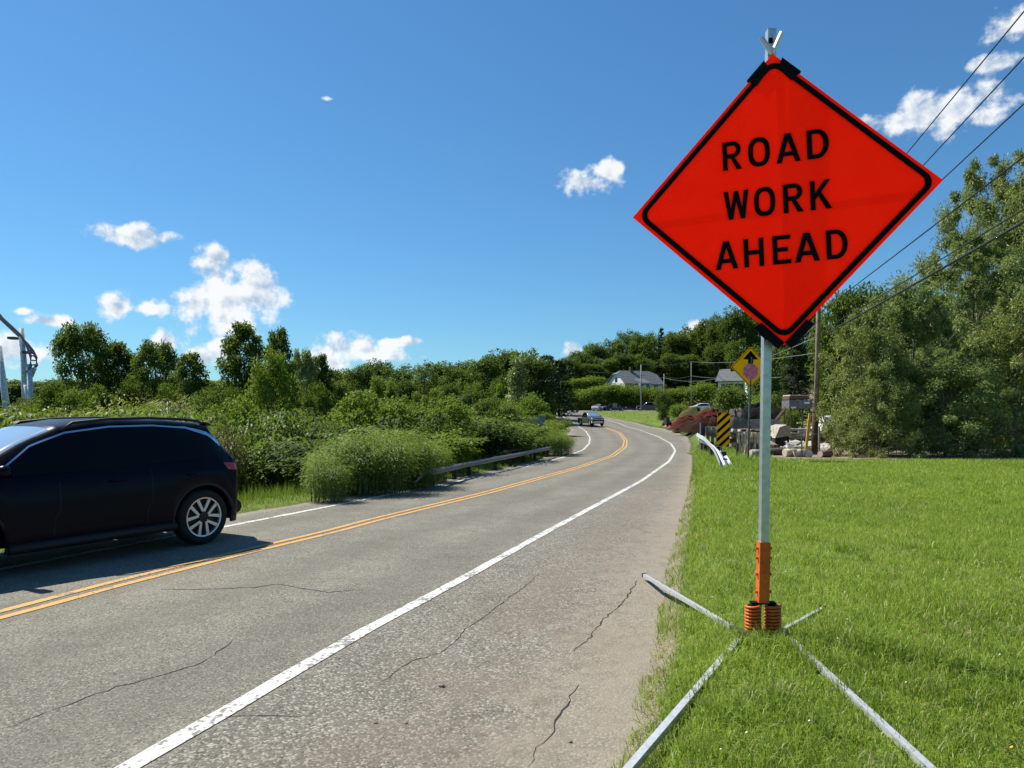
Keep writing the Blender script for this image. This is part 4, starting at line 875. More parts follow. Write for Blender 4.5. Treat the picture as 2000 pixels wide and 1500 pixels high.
def wire(a, b, r, sag, name, label, mat=WIRE, group='overhead wires', n=24):
    a, b = Vector(a), Vector(b); pts = [a.lerp(b, t) - Vector((0, 0, sag * 4 * t * (1 - t))) for t in np.linspace(0, 1, n)]
    mb = MB(); mb.tube(pts, r, 6); tag(mb.build(name, mat, smooth=True), label, 'wire', group)
# wires from the tall pole to the next one, out of view behind the camera on the right verge
N2 = (PX - .252 * 50, PY_ - 50); NZ = landz(*N2)
pr = empty('utility_pole', (N2[0], N2[1], NZ), 'weathered utility pole on the verge carrying the wires onward', 'utility pole'); mb = MB(); mb.tube([(0, 0, -.2), (0, 0, 9.6)], [.12, .09], 10); mb.build('shaft', POLE, pr, True)
for i, (y0, r, lab) in enumerate([(502, .012, 'topmost thin black wire crossing the clouds'), (533, .012, 'second thin black wire below the topmost'), (565, .012, 'third thin black wire above the sign corner'), (603, .015, 'twisted grey service cable below the thin wires'), (652, .025, 'thick black telephone cable, lowest of the wires'), (640, .013, 'thin black wire just above the thick telephone cable')]):
    z = hz(y0, PY_); dx = [(-.6), (.1), (.7), .1, .1, .1][i]
    wire((PX + .22 + dx * .0 + .05 * i, PY_, z), (N2[0] + .1 * i, N2[1], z + .5 * 0), r, .10, 'overhead_wire', lab)
# far poles and their wires
p1 = pole(1252, 152, 712, .17, 'far grey utility pole in front of the grey-roofed house', simple('grey_pole_wood', (.30, .28, .26), .9), 0, ((7.8, 2.2),))
p2 = pole(1297, 160, 730, .14, 'far short pole right of the grey-roofed house', bpy.data.materials['grey_pole_wood'])
p3 = pole(1350, 158, 706, .12, 'far slim pole among the shrubs on the far side of the side road', bpy.data.materials['grey_pole_wood'])
def pt(px, py, Y): return ((px - CX) / F * Y, Y, hz(py, Y))
for a, b, lab in [((1252, 711, 152), (1350, 706, 158), 'high far wire from the house pole to the slim pole'), ((1350, 706, 158), (1592, 690, 60), 'high far wire from the slim pole into the willow'), ((1252, 737, 152), (1297, 736, 160), 'short far wire at the roof of the grey-roofed house'),
        ((1297, 735, 160), (1350, 734, 158), 'lower far wire between the short and the slim pole'), ((1350, 734, 158), (1592, 732, 70), 'lower far wire running behind the yellow sign'), ((1297, 738, 160), (1440, 730, 120), 'sagging far wire above the white car'),
        ((1252, 722, 152), (1150, 725, 150), 'far wire leading left from the house pole before the wood'), ((1252, 745, 152), (1170, 744, 150), 'low far wire leading left from the house pole')]:
    wire(pt(*a), pt(*b), .028, .5 if 'sagging' not in lab else 1.0, 'overhead_wire', lab, WIRE2)
wire(pt(1596, 657, 28), pt(1500, 697, 60), .016, .05, 'overhead_wire', 'dark service wire dropping from the tall pole behind the sign', WIRE2)
def sign_back(px, top, bottom, Y, w, h, label, name='road_sign'):
    b = at(px, Y); root = empty(name, b, label, 'sign'); zt = hz(top, Y) - b.z
    mb = MB(); mb.tube([(0, 0, -.1), (0, 0, zt)], .035, 4, True, True); mb.build('post', POSTM, root)
    mb = MB(); mb.box((0, -.045, zt - h / 2), (w, .006, h)); mb.build('sign_panel', simple('sign_back_grey', (.20, .235, .25), .5, .4), root)
sign_back(1036, 813, 836, 44, .55, .75, 'grey sign back half hidden in the weeds at the bend'); sign_back(1055, 812, 835, 44.6, .62, .70, 'second grey sign back beside the half-hidden one'); sign_back(1201, 787, 820, 118, .75, .75, 'small blue-grey sign back on the green bank')

# ------------------------------------------------------------------ vehicles
def car_paint(name, col, spec=.5, rough=.22):
    m = Mat(name); n = m.noise(m.coord(), 300, 2); m.base(m.mix(m.math('MULTIPLY', n, .3), col, tuple(x * 1.5 for x in col)), rough, 0, spec)
    m.b.inputs['Coat Weight'].default_value = .35; m.b.inputs['Coat Roughness'].default_value = .06; MATS[name] = m.m; return m.m
GLASS = Mat('tinted_glass').base((.003, .003, .004), .08, 0, .16).m; SCREEN = Mat('windscreen_glass').base((.55, .66, .72), .06, .55, 1.0).m; SCREEN.node_tree.nodes['Principled BSDF'].inputs['IOR'].default_value = 1.9
RUBBER = simple('tyre_rubber', (.012, .012, .012), .85); CHROME = simple('satin_chrome', (.62, .66, .72), .28, .9, .5, .05)
PLAST = simple('black_plastic', (.010, .010, .011), .6); REDL = simple('red_lamp', (.42, .02, .025), .2, 0, .6); LAMP = simple('clear_lamp', (.75, .75, .72), .15, 0, .7); RIMM = simple('alloy_rim', (.58, .58, .58), .35, .7, .5, .05)
SUV = dict(top=[(-.93, .80), (-.915, .99), (-.86, 1.10), (-.66, 1.34), (-.50, 1.50), (-.42, 1.575), (-.20, 1.60), (.3, 1.64), (.9, 1.655), (1.3, 1.645), (1.65, 1.585), (2.1, 1.40), (2.5, 1.20), (2.78, 1.06), (3.2, .99), (3.45, .91), (3.6, .78), (3.65, .6)],
           w=[(-.93, .70), (-.90, .80), (-.80, .865), (-.5, .905), (0, .92), (1.5, .925), (2.6, .92), (3.1, .88), (3.45, .78), (3.65, .55)], belt=[(-.93, .98), (0, 1.03), (2.6, .98), (3.65, .8)], roofw=.60, x0=-.93, x1=3.65, axles=(0, 2.71), r=.36, bot=.24, track=.79,
           win=[(2.42, 1.045), (1.98, 1.345), (1.60, 1.485), (1.1, 1.545), (.55, 1.552), (.1, 1.515), (-.30, 1.415), (-.60, 1.245), (-.52, 1.175), (.1, 1.115), (1.2, 1.075)], shield=(1.72, 2.62), rear=(-.82, -.52))
SEDAN = dict(top=[(-1.05, .7), (-1.03, .92), (-.9, 1.06), (-.45, 1.10), (.1, 1.36), (.5, 1.44), (1.1, 1.45), (1.6, 1.36), (2.2, 1.05), (2.5, .98), (3.2, .88), (3.55, .75), (3.62, .55)], w=[(-1.05, .72), (-.9, .84), (-.3, .90), (2.6, .90), (3.3, .82), (3.62, .6)], belt=[(-1.05, .95), (0, .98), (2.5, .94), (3.6, .75)], roofw=.56, x0=-1.05, x1=3.62, axles=(0, 2.7), r=.33, bot=.22, track=.77,
           win=[(2.15, .99), (1.65, 1.27), (1.2, 1.37), (.6, 1.36), (.15, 1.26), (-.30, 1.06), (-.1, 1.02)], shield=(1.62, 2.2), rear=(-.4, .12))
PICK = dict(top=[(-1.15, .75), (-1.14, 1.08), (-1.0, 1.10), (.50, 1.10), (.56, 1.12), (.66, 1.80), (.9, 1.90), (1.7, 1.92), (2.1, 1.84), (2.75, 1.32), (2.95, 1.24), (4.0, 1.18), (4.22, 1.06), (4.30, .7)], w=[(-1.15, .92), (-1.0, .99), (0, 1.0), (3.6, 1.0), (4.1, .95), (4.30, .86)], belt=[(-1.15, 1.04), (.6, 1.16), (2.9, 1.16), (4.3, .95)], roofw=.70, x0=-1.15, x1=4.30, axles=(0, 3.5), r=.41, bot=.36, track=.84,
            win=[(2.72, 1.22), (2.2, 1.62), (1.9, 1.76), (1.2, 1.79), (.78, 1.75), (.72, 1.24)], shield=(2.12, 2.72), rear=(.57, .66))
for k_ in ('top', 'w', 'belt', 'win'): SUV[k_] = [(x * .66 if x < 0 else x, z) for x, z in SUV[k_]]
SUV['x0'] *= .66; SUV['rear'] = tuple(x * .66 for x in SUV['rear'])
def interp(tab, x): return float(np.interp(x, [a for a, b in tab], [b for a, b in tab]))
def half_section(c, x):
    zt = interp(c['top'], x); w = interp(c['w'], x); zb = min(interp(c['belt'], x), zt - .06); bot = c['bot']
    for ax in c['axles']:
        d = abs(x - ax); ra = c['r'] + .055
        if d < ra: bot = max(bot, c['r'] + math.sqrt(ra * ra - d * d) - .0)
    bot = min(bot, zb - .12); hh = zt - zb; wr = w * (1 - (1 - c['roofw'] / .92) * min(1, hh / .5)); L = lambda a, b, t: a + (b - a) * t
    pts = [(w * .955, bot), (w * .985, L(bot, zb, .22)), (w, L(bot, zb, .5)), (w * .992, L(bot, zb, .75)), (w * .975, L(bot, zb, .92)), (w * .955, zb)]
    for t in (.2, .4, .6, .8): pts.append((L(w * .945, wr, t ** 1.25), zb + (hh - .07 * min(1, hh / .3)) * t))
    k = min(1, hh / .3); pts += [(wr * .985, zt - .075 * k), (wr * .93, zt - .040 * k), (wr * .82, zt - .018 * k), (wr * .5, zt - .004), (0, zt)]
    return pts
def body_y(c, x, z):
    p = half_section(c, x)[:11]; return float(np.interp(z, [q[1] for q in p], [q[0] for q in p]))
def wheel(c, x, side, root, fancy):
    r = c['r']; wd = .115; o = empty('wheel', (x, side * c['track'], r), None, None); o.parent = root
    mb = MB(); mb.lathe([(r * .70, -wd), (r * .9, -wd), (r * .975, -wd * .8), (r, -wd * .4), (r, wd * .4), (r * .975, wd * .8), (r * .9, wd), (r * .74, wd * .96), (r * .70, wd * .8)], 'Y', 36 if fancy else 16); ty = mb.mesh('tyre', True)
    t = link('tyre', ty, RUBBER, o)
    s = side; mb = MB(); mb.lathe([(.001, s * wd * .35), (r * .70, s * wd * .35), (r * .70, s * wd * .1), (.001, s * wd * .1)], 'Y', 24); mb.build('wheel_disc', PLAST, o)
    if fancy:
        mb = MB(); yo = s * wd * .86
        mb.lathe([(r * .665, s * wd * .45), (r * .665, yo), (r * .715, yo + s * .004), (r * .715, s * wd * .45)], 'Y', 40)
        for k in range(5):
            a = R(90 + 72 * k)
            for sg in (-1, 1):
                a0, a1 = a + sg * R(5), a + sg * R(21); wi, wo = .030, .044
                for (aa, ww, rr0, rr1) in ((0, 0, 0, 0),):
                    p0 = Vector((math.cos(a0), 0, math.sin(a0))) * r * .20; p1 = Vector((math.cos(a1), 0, math.sin(a1))) * r * .68; tt = (p1 - p0).normalized(); nn = Vector((-tt.z, 0, tt.x))
                    q = [p0 - nn * wi / 2, p0 + nn * wi / 2, p1 + nn * wo / 2, p1 - nn * wo / 2]
                    e = [Vector((0, s * wd * .80, 0)) + (sg * .0005 + 0) * Vector((0, 1, 0)), Vector((0, s * wd * .55, 0))]
                    vv = [v + e[0] for v in q] + [v + e[1] for v in q]; mb.add(vv, [(0, 1, 2, 3), (7, 6, 5, 4)] + [(i, i + 4, (i + 1) % 4 + 4, (i + 1) % 4) for i in range(4)])
        mb.build('rim', RIMM, o); mb = MB(); mb.lathe([(.001, s * wd * .84), (r * .17, s * wd * .82), (r * .20, s * wd * .5)], 'Y', 20); mb.build('hub_cap', PLAST, o)
    else:
        mb = MB(); mb.lathe([(.001, s * wd * .7), (r * .25, s * wd * .8), (r * .68, s * wd * .7), (r * .70, s * wd * .4)], 'Y', 14); mb.build('rim', RIMM, o, True)
def make_car(c, name, loc, heading, label, paint, fancy=False, group=None, trim=CHROME):
    root = empty(name, loc, label, 'pickup truck' if c is PICK else 'car', group, heading)
    xs = np.linspace(c['x0'], c['x1'], 120 if fancy else 56); xs = np.sort(np.concatenate([xs, [a[0] for a in c['top']]]))
    rings = [half_section(c, float(x)) for x in xs]; n = len(rings[0]); V = []; Fc = []
    for x, p in zip(xs, rings): V += [(float(x), y, z) for y, z in p] + [(float(x), -y, z) for y, z in p[-2::-1]]
    m = 2 * n - 1
    for i in range(len(xs) - 1):
        for k in range(m - 1): Fc.append((i * m + k, i * m + k + 1, (i + 1) * m + k + 1, (i + 1) * m + k))
    Fc += [tuple(range(m)), tuple((len(xs) - 1) * m + k for k in range(m))]
    mb = MB(); mb.add(V, Fc); body = mb.build('body', paint, root, True)
    for e in body.data.polygons:
        if len(e.vertices) > 4: e.use_smooth = False
    mb = MB(); L = c['x1'] - c['x0']; mb.box(((c['x0'] + c['x1']) / 2, 0, c['bot'] + .07), (L * .93, 1.02, .10)); mb.build('underbody', PLAST, root)
    for ax in c['axles']:
        mb = MB(); mb.box((ax, 0, c['r'] + .22), (c['r'] * 2.1, 1.15, .35)); mb.build('wheel_well', PLAST, root)
        for s in (-1, 1): wheel(c, ax, s, root, fancy)
    def side_patch(poly, nm, mat, side, offy=.006, N=14):
        x0, x1 = min(p[0] for p in poly), max(p[0] for p in poly); mb = MB(); A = []; B = []
        k = poly.index(min(poly, key=lambda p: p[0])) if False else None
        cols = np.linspace(x0 + .01, x1 - .01, N * 2); rows = 6; vv = []
        for x in cols:
            zs = []
            for (a, b) in zip(poly, poly[1:] + poly[:1]):
                if (a[0] - x) * (b[0] - x) <= 0 and a[0] != b[0]: zs.append(a[1] + (b[1] - a[1]) * (x - a[0]) / (b[0] - a[0]))
            lo, hi = min(zs), max(zs)
            for j in range(rows): z = lo + (hi - lo) * j / (rows - 1); vv.append((float(x), side * (body_y(c, float(x), z) + offy), z))
        mb.add(vv, [(i * rows + j, i * rows + j + 1, (i + 1) * rows + j + 1, (i + 1) * rows + j) for i in range(len(cols) - 1) for j in range(rows - 1)])
        return mb.build(nm, mat, root, True)
    for s in (-1, 1): side_patch(c['win'], 'side_window', GLASS, s)
    def top_patch(xa, xb, nm, mat):
        mb = MB(); vv = []; cols = np.linspace(xa, xb, 12); 
        for x in cols:
            p = half_section(c, float(x))[10:]; p = [(y * .97, z) for y, z in p]; full = p + [(-y, z) for y, z in p[-2::-1]]; vv += [(float(x) + (.006 if nm == 'windscreen' else -.006), y, z + .007) for y, z in full]
        mm = len(full); mb.add(vv, [(i * mm + k, i * mm + k + 1, (i + 1) * mm + k + 1, (i + 1) * mm + k) for i in range(len(cols) - 1) for k in range(mm - 1)]); return mb.build(nm, mat, root, True)
    top_patch(*c['shield'], 'windscreen', SCREEN); top_patch(*c['rear'], 'rear_window', GLASS)
    for s in (-1, 1):
        zl = .93 if c is SUV else (.80 if c is SEDAN else .98)
        side_patch([(c['x0'] + .02, zl - (.0 if fancy else .1)), (c['x0'] + .02, zl + .10), (c['x0'] + (.30 if fancy else .2), zl + .125), (c['x0'] + (.24 if fancy else .2), zl + .03)], 'tail_light', REDL, s, .008, 6)
        hx = c['x1']; mb = MB(); hz_ = .76 if c is SEDAN else (.82 if c is SUV else .98); mb.box((hx - .05, s * interp(c['w'], hx) * .86, hz_), (.12, .26, .16)); mb.build('headlight', LAMP, root)
        xm = c['shield'][1] - .22; zm = 1.06 if c is SUV else (.99 if c is SEDAN else 1.32); yb = body_y(c, xm, zm)
        mb = MB(); mb.tube([(xm + .02, s * (yb - .02), zm), (xm, s * (yb + .07), zm + .02), (xm - .01, s * (yb + .10), zm + .05), (xm - .02, s * (yb + .23), zm + .06), (xm - .03, s * (yb + .26), zm + .06)], [.045, .05, .065, .07, .03], 10); mi = mb.build('mirror', paint, root, True)
    mb = MB(); mb.box((c['x1'] - .01, 0, .42 if c is not PICK else .58), (.10, 1.3, .16)); mb.build('front_bumper', CHROME if c is PICK else PLAST, root)
    mb = MB(); mb.box((c['x1'] - .015, 0, .66 if c is not PICK else .88), (.08, 1.0 if c is not PICK else 1.25, .18 if c is not PICK else .30)); mb.build('grille', PLAST, root)
    if c is PICK: mb = MB(); mb.box((c['x1'] + .02, 0, .90), (.03, 1.2, .06)); mb.build('grille_bar', CHROME, root)
    if fancy:
        w = c['win']; top = w[:8]      # bright trim over the window, broad at its tail
        for s in (-1, 1):
            A = []; B = []
            pts = [(2.50, 1.00)] + top; 
            for i in range(len(pts) - 1):
                for k in range(8):
                    t = k / 8; x = pts[i][0] + (pts[i + 1][0] - pts[i][0]) * t; z = pts[i][1] + (pts[i + 1][1] - pts[i][1]) * t; th = float(np.interp(x, [-.4, -.10, .2, 2.5], [.055, .046, .020, .017]))
                    A.append((x, s * (body_y(c, x, z) + .012), z)); B.append((x + (.0 if x > 0 else -.012), s * (body_y(c, x, z + th) + .012), z + th))
            mb = MB(); mb.ribbon(A, B); mb.build('window_trim', CHROME, root, True)
            mb = MB(); rp = [(1.62, 1.50), (1.5, 1.585), (1.1, 1.625), (.6, 1.635), (.1, 1.615), (-.1, 1.59), (-.17, 1.56)]; mb.tube([(x, s * .60, z + .02) for x, z in rp], .018, 8); mb.build('roof_rail', PLAST, root, True)
            for xd in (1.05, .06):
                mb = MB(); z = .93; mb.tube([(xd, s * (body_y(c, xd, z) + .01), z), (xd + .10, s * (body_y(c, xd, z) + .03), z + .005), (xd + .2, s * (body_y(c, xd + .2, z) + .01), z)], .013, 6); mb.build('door_handle', paint, root, True)
            for ax in c['axles']:
                q = [(ax + (c['r'] + .075) * math.cos(a), s * (body_y(c, ax, .62) + .004), c['r'] + (c['r'] + .075) * math.sin(a)) for a in np.linspace(-.25, math.pi + .25, 26)]
                mb = MB(); mb.tube(q, .026, 6); mb.build('arch_trim', PLAST, root, True)
            mb = MB(); mb.tube([(.42, s * .90, .30), (2.28, s * .90, .30)], [.055, .055], 8); mb.build('sill', PLAST, root, True)
            for xd in (1.78, .72, ):
                q = [(xd + (.06 if z < .6 else 0), s * (body_y(c, xd, z) + .0025), z) for z in np.linspace(.38, 1.02, 8)]; mb = MB(); mb.ribbon(q, [(a + .007, b, d) for a, b, d in q]); mb.build('door_seam', PLAST, body)
        mb = MB(); mb.tube([(-.22, -.50, 1.585), (-.36, -.48, 1.56), (-.36, .48, 1.56), (-.22, .50, 1.585)], .022, 8); mb.build('spoiler', paint, root, True)
        mb = MB(); mb.tube([(-.58, -.74, .42), (-.66, -.55, .44), (-.66, .55, .44), (-.58, .74, .42)], [.10, .12, .12, .10], 10); mb.build('rear_bumper', PLAST, root, True)
        mb = MB(); mb.tube([(.16, .0, .30), (.16, .80, .30)], .12, 12); mb.build('brake_disc', simple('brake_steel', (.4, .4, .4), .4, .8), root)
    return root
sx, sy = unproject(396, 1064); tx, ty = .515, .857      # road direction at the car
hd_ = math.atan2(-ty, -tx); nv = Vector((-math.sin(hd_), math.cos(hd_)))     # local +y points to the near side
NAVY = car_paint('near_black_navy_paint', (.0012, .0018, .0075), .10, .30); NAVY.node_tree.nodes['Principled BSDF'].inputs['Coat Weight'].default_value = .05
make_car(SUV, 'suv', (sx - nv.x * .86, sy - nv.y * .86, float(g(sy)) + .003), hd_, 'near-black navy SUV with bright window trim driving on the far lane', NAVY, True)
def far_car(c, px, py, Y, yaw, nm, label, paint):
    x = (px - CX) / F * Y; z = float(g(Y)) + .004; r = make_car(c, nm, (x, Y, z), R(yaw), label, paint)
    return r
far_car(PICK, 1146, 833, 97, 284, 'pickup_truck', 'grey-green pickup truck driving towards the bend', car_paint('grey_green_paint', (.060, .072, .068)))
far_car(SEDAN, 1166, 803, 150.5, 62, 'sedan', 'silver sedan on the side road next to the black one', car_paint('silver_paint', (.34, .34, .37)))
far_car(SEDAN, 1190, 801, 151.5, 12, 'sedan', 'black sedan waiting on the side road', car_paint('black_paint', (.006, .006, .008)))
far_car(PICK, 1282, 797, 155.0, 172, 'pickup_truck', 'dark grey pickup truck on the side road by the pole', car_paint('dark_grey_paint', (.06, .062, .068)))
far_car(SUV, 1380, 800, 151.0, 184, 'suv', 'white car on the side road behind the earth bank', car_paint('white_paint', (.72, .72, .71)))

# ------------------------------------------------------------------ houses
ROOFM = simple('grey_shingle', (.125, .135, .14), .9, var=.25, scale=3); WHITE = simple('white_siding', (.78, .78, .74), .7, var=.06); DARKW = simple('dark_window', (.02, .024, .03), .2, 0, .5); GREENR = simple('green_grey_roof', (.11, .145, .135), .85, var=.2)
def house(px, Y, zb, W, D, hw, hr, yaw, label, roofm, porch=True, clip=.30):
    root = empty('house', at(px, Y, zb), label, 'house', rz=R(yaw)); x, y = W / 2, D / 2
    mb = MB(); mb.box((0, 0, hw / 2 - 1.0), (W, D, hw + 2.0)); wl = mb.build('wall', WHITE, root)
    for s in (-1, 1):
        mb = MB(); k = 1 - clip; mb.add([(s * x, -y, hw), (s * x, y, hw), (s * x, y * clip, hw + hr * k), (s * x, -y * clip, hw + hr * k), (s * x * .985, -y, hw), (s * x * .985, y, hw), (s * x * .985, y * clip, hw + hr * k), (s * x * .985, -y * clip, hw + hr * k)], [(0, 1, 2, 3), (7, 6, 5, 4), (0, 4, 5, 1), (1, 5, 6, 2), (2, 6, 7, 3), (3, 7, 4, 0)]); mb.build('gable', WHITE, root)
        mb = MB(); mb.box((s * (x + .03), 0, hw + hr * .28), (.06, 1.0, 1.1)); mb.build('window', DARKW, root)
    o = .55; e = hr * o / y; mb = MB()
    V = [(-x - .4, -y - o, hw - e), (x + .4, -y - o, hw - e), (x + .4, -y * clip, hw + hr * (1 - clip)), (x - clip * y, 0, hw + hr), (-x + clip * y, 0, hw + hr), (-x - .4, -y * clip, hw + hr * (1 - clip)), (x + .4, y + o, hw - e), (-x - .4, y + o, hw - e), (x + .4, y * clip, hw + hr * (1 - clip)), (-x - .4, y * clip, hw + hr * (1 - clip))]
    n = len(V); mb.add(V + [(a, b, c + .16) for a, b, c in V], [])
    for f in [(0, 1, 2, 3, 4, 5), (6, 7, 9, 4, 3, 8), (2, 8, 3), (5, 4, 9)]: mb.f.append(tuple(f)); mb.f.append(tuple(i + n for i in f))
    for a, b in [(0, 1), (1, 2), (2, 8), (8, 6), (6, 7), (7, 9), (9, 5), (5, 0)]: mb.f.append((a, b, b + n, a + n))
    rf = mb.build('roof', roofm, root)
    mb = MB(); mb.box((-x * .25, -.3, hw + hr + .3), (.7, .7, 1.5)); mb.build('chimney', simple('chimney_brick', (.07, .05, .045), .9), rf)
    for xx in (-x * .6, -x * .2, x * .25, x * .65): mb = MB(); mb.box((xx, -y - .03, hw * .55), (1.1, .06, 1.2)); mb.build('window', DARKW, root)
    if porch:
        mb = MB(); V = [(-x * .55, -y - 2.4, hw * .92), (x * .05, -y - 2.4, hw * .92), (x * .05, -y + .2, hw + hr * .30), (-x * .55, -y + .2, hw + hr * .30)]; mb.add(V + [(a, b, c + .14) for a, b, c in V], [(0, 1, 2, 3), (7, 6, 5, 4), (0, 4, 5, 1), (1, 5, 6, 2), (2, 6, 7, 3), (3, 7, 4, 0)]); mb.build('porch_roof', roofm, root)
        for xx in (-x * .53, -x * .25, x * .03): mb = MB(); mb.box((xx, -y - 2.25, hw * .46 - .5), (.16, .16, hw * .92 + 1.0)); mb.build('porch_post', WHITE, root)
    return root
house(1240, 172, hz(770, 172), 10.6, 7.6, 2.6, 2.9, 24, 'white house with clipped grey roof and porch above the bank', ROOFM)
house(1440, 128, hz(775, 128), 5.5, 5.0, 3.0, 1.9, -32, 'small white gabled house behind the yellow sign', ROOFM, False, .05)
house(1492, 126, hz(776, 126), 8.0, 5.0, 2.6, 3.2, 4, 'green-roofed building right behind the yellow sign', GREENR, False, .05)

# ------------------------------------------------------------------ the yard
def mound(px, py, Y, wpx, top, mat, label, depth=1., seed=0, zb=None):
    p = at(px, Y) if zb is None else at(px, Y, zb); w = wpx * Y / F; h = hz(top, Y) - p.z; rr = np.random.default_rng(seed); n, mrow = 26, 9; V = []; Fc = []
    ph = rr.uniform(0, 6, 6)
    for j in range(mrow + 1):
        t = j / mrow
        for i in range(n):
            a = 2 * math.pi * i / n; rad = (1 - t) ** .8 * (1 + .14 * math.sin(3 * a + ph[0]) + .08 * math.sin(7 * a + ph[1] + 4 * t)); V.append((math.cos(a) * rad * w / 2, math.sin(a) * rad * w / 2 * depth, h * (1 - (1 - t) ** 2.2 * .999) * (1 + .06 * math.sin(5 * a + ph[2])) - .05 * (1 - t)))
    V = [(x + rr.normal() * .035 * w ** .5, y + rr.normal() * .05, z * (1 + rr.normal() * .07)) for x, y, z in V]
    for j in range(mrow):
        for i in range(n): Fc.append((j * n + i, j * n + (i + 1) % n, (j + 1) * n + (i + 1) % n, (j + 1) * n + i))
    mb = MB(); mb.add(V, Fc); o = mb.build('mulch_heap', mat, None, True); o.location = p; tag(o, label, 'heap'); return o
def heapm(name, a, b):
    m = Mat(name); n = m.noise(m.coord(), 14, 6, .7); m.base(m.mix(m.ramp(n, .35, .65), a, b), .95, 0, .1); m.bump(n, 1., .15); return m.m
HR = heapm('red_mulch', (.04, .010, .007), (.19, .040, .026)); HB = heapm('brown_mulch', (.016, .009, .006), (.075, .038, .024)); HK = heapm('black_mulch', (.008, .007, .006), (.035, .03, .024)); HGR = heapm('grey_gravel_heap', (.14, .12, .095), (.27, .235, .185)); HT = heapm('topsoil_bank', (.06, .075, .02), (.16, .11, .06))
mound(1366, 0, 90, 120, 799, HT, 'grassy earth bank between the red heaps and the side road', .8, 1)
mound(1342, 0, 74, 76, 814, HR, 'bright red mulch heap beside the earth bank', .7, 2)
mound(1354, 0, 66, 70, 821, HB, 'dark brown mulch heap before the red one', .8, 3)
mound(1394, 0, 70, 90, 803, HR, 'red mulch heap behind the striped marker', .7, 4)
mound(1390, 0, 62, 90, 815, HB, 'brown mulch heap behind the guard rail', .7, 5)
mound(1437, 0, 54, 58, 801, HGR, 'domed grey gravel heap by the yellow sign post', .9, 6)
mound(1490, 0, 62, 130, 792, HK, 'long black mulch heap behind the firewood', .6, 7)
CONC = simple('concrete_block', (.24, .225, .20), .9, var=.2, scale=4, bump=.2)
def block_wall(px0, px1, Y, z1, label):
    a, b = at(px0, Y), at(px1, Y); root = empty('block_wall', a, label, 'wall'); L = b.x - a.x; n = max(2, int(L / 1.2)); rows = max(1, int((hz(z1, Y) - a.z) / .6)); me = None
    for j in range(rows):
        for i in range(n):
            if me is None: mb = MB(); mb.box((0, 0, 0), (L / n - .02, .6, .58)); me = mb.mesh('concrete_block')
            o = link('concrete_block', me, CONC, root); o.location = ((i + .5) * L / n + random.uniform(-.01, .01), random.uniform(-.03, .03), .29 + j * .6)
block_wall(1370, 1412, 58, 826, 'low concrete block wall before the brown heaps'); block_wall(1452, 1530, 56, 808, 'taller concrete block wall before the black heap')
LOGM = simple('split_firewood', (.50, .37, .235), .85, var=.45, scale=7); BARKL = simple('log_bark', (.085, .065, .05), .95, var=.4, scale=9); GREYW = simple('grey_weathered_lumber', (.30, .28, .25), .9, var=.35, scale=5); PALEW = simple('pale_lumber', (.52, .45, .34), .85, var=.25, scale=5)
def split_mesh(seed, L=.45):
    rr = random.Random(seed); n = 5; V = []
    for z in (0, 1):
        for i in range(n): a = 2 * math.pi * i / n; q = .075 * rr.uniform(.6, 1.2); V.append((q * math.cos(a), z * L - L / 2, q * math.sin(a)))
    mb = MB(); mb.add(V, [(4, 3, 2, 1, 0), (5, 6, 7, 8, 9)] + [(i, (i + 1) % n, (i + 1) % n + n, i + n) for i in range(n)]); return mb.mesh('log')
SPL = [split_mesh(i) for i in range(6)]
rw = random.Random(9)
def firewood(px0, px1, Y, rows, dx, dz, label, mats, tilt=0., vert=False):
    a, b = at(px0, Y), at(px1, Y); root = empty('firewood_stack', a, label, 'firewood'); n = int((b.x - a.x) / dx)
    for j in range(rows):
        for i in range(n):
            o = link('log', SPL[rw.randrange(6)], None, root); 
            if not SPL[0].materials: [m.materials.append(LOGM) for m in SPL]
            o.location = ((i + .5 + .5 * (j % 2)) * dx + rw.uniform(-.02, .02), rw.uniform(-.05, .05), dz * (.5 + j) + rw.uniform(-.015, .015)); s = dx / .13
            o.rotation_euler = (rw.uniform(-.1, .1) + (R(90) if vert else 0), rw.uniform(0, 6.28) if not vert else rw.uniform(-.12, .12), rw.uniform(-.1, .1) + (rw.uniform(-1.2, 1.2) if tilt else 0)); o.scale = (s, 1.0 if not vert else dz / .42, s)
            use_mat(o, rw.choice(mats))
firewood(1438, 1500, 27, 2, .105, .42, 'neat stack of pale split firewood beside the yellow sign post', [LOGM, LOGM, LOGM, PALEW, BARKL], 0, True)
firewood(1424, 1502, 32, 6, .21, .145, 'loose heap of dark and pale split logs behind the neat stack', [LOGM, BARKL, BARKL, GREYW], 1.)
def logs(px, py, Y, L, r, yaw, label, mat=LOGM, split=False):
    p = at(px, Y); root = empty('log', p, label, 'log', rz=R(yaw)); mb = MB(); mb.tube([(-L / 2, 0, r * .95), (0, .01, r), (L / 2, 0, r * .95)], [r, r * 1.04, r], 10); mb.build('bark', mat, root, True)
    for s in (-1, 1): mb = MB(); mb.tube([(s * L / 2, 0, r * .95), (s * (L / 2 + .006), 0, r * .95)], r * .9, 10); mb.build('cut_face', PALEW, root)
logs(1481, 0, 24.6, .55, .13, 8, 'thick grey log lying beside the sign mast', GREYW); logs(1545, 0, 25.2, .50, .15, 15, 'pale peeled log lying under the white duck', PALEW); logs(1563, 0, 25.0, .42, .14, 25, 'short pale log touching the thin dark stake', PALEW); logs(1579, 0, 24.6, .30, .15, 70, 'stubby log with a white cut face at the pole stub', BARKL); logs(1527, 0, 26.4, 1.1, .14, 4, 'long dark log behind the pale peeled log', BARKL); logs(1612, 0, 24.8, .55, .12, 30, 'brown log lying right of the pole stub', simple('red_brown_log', (.16, .09, .06), .9))
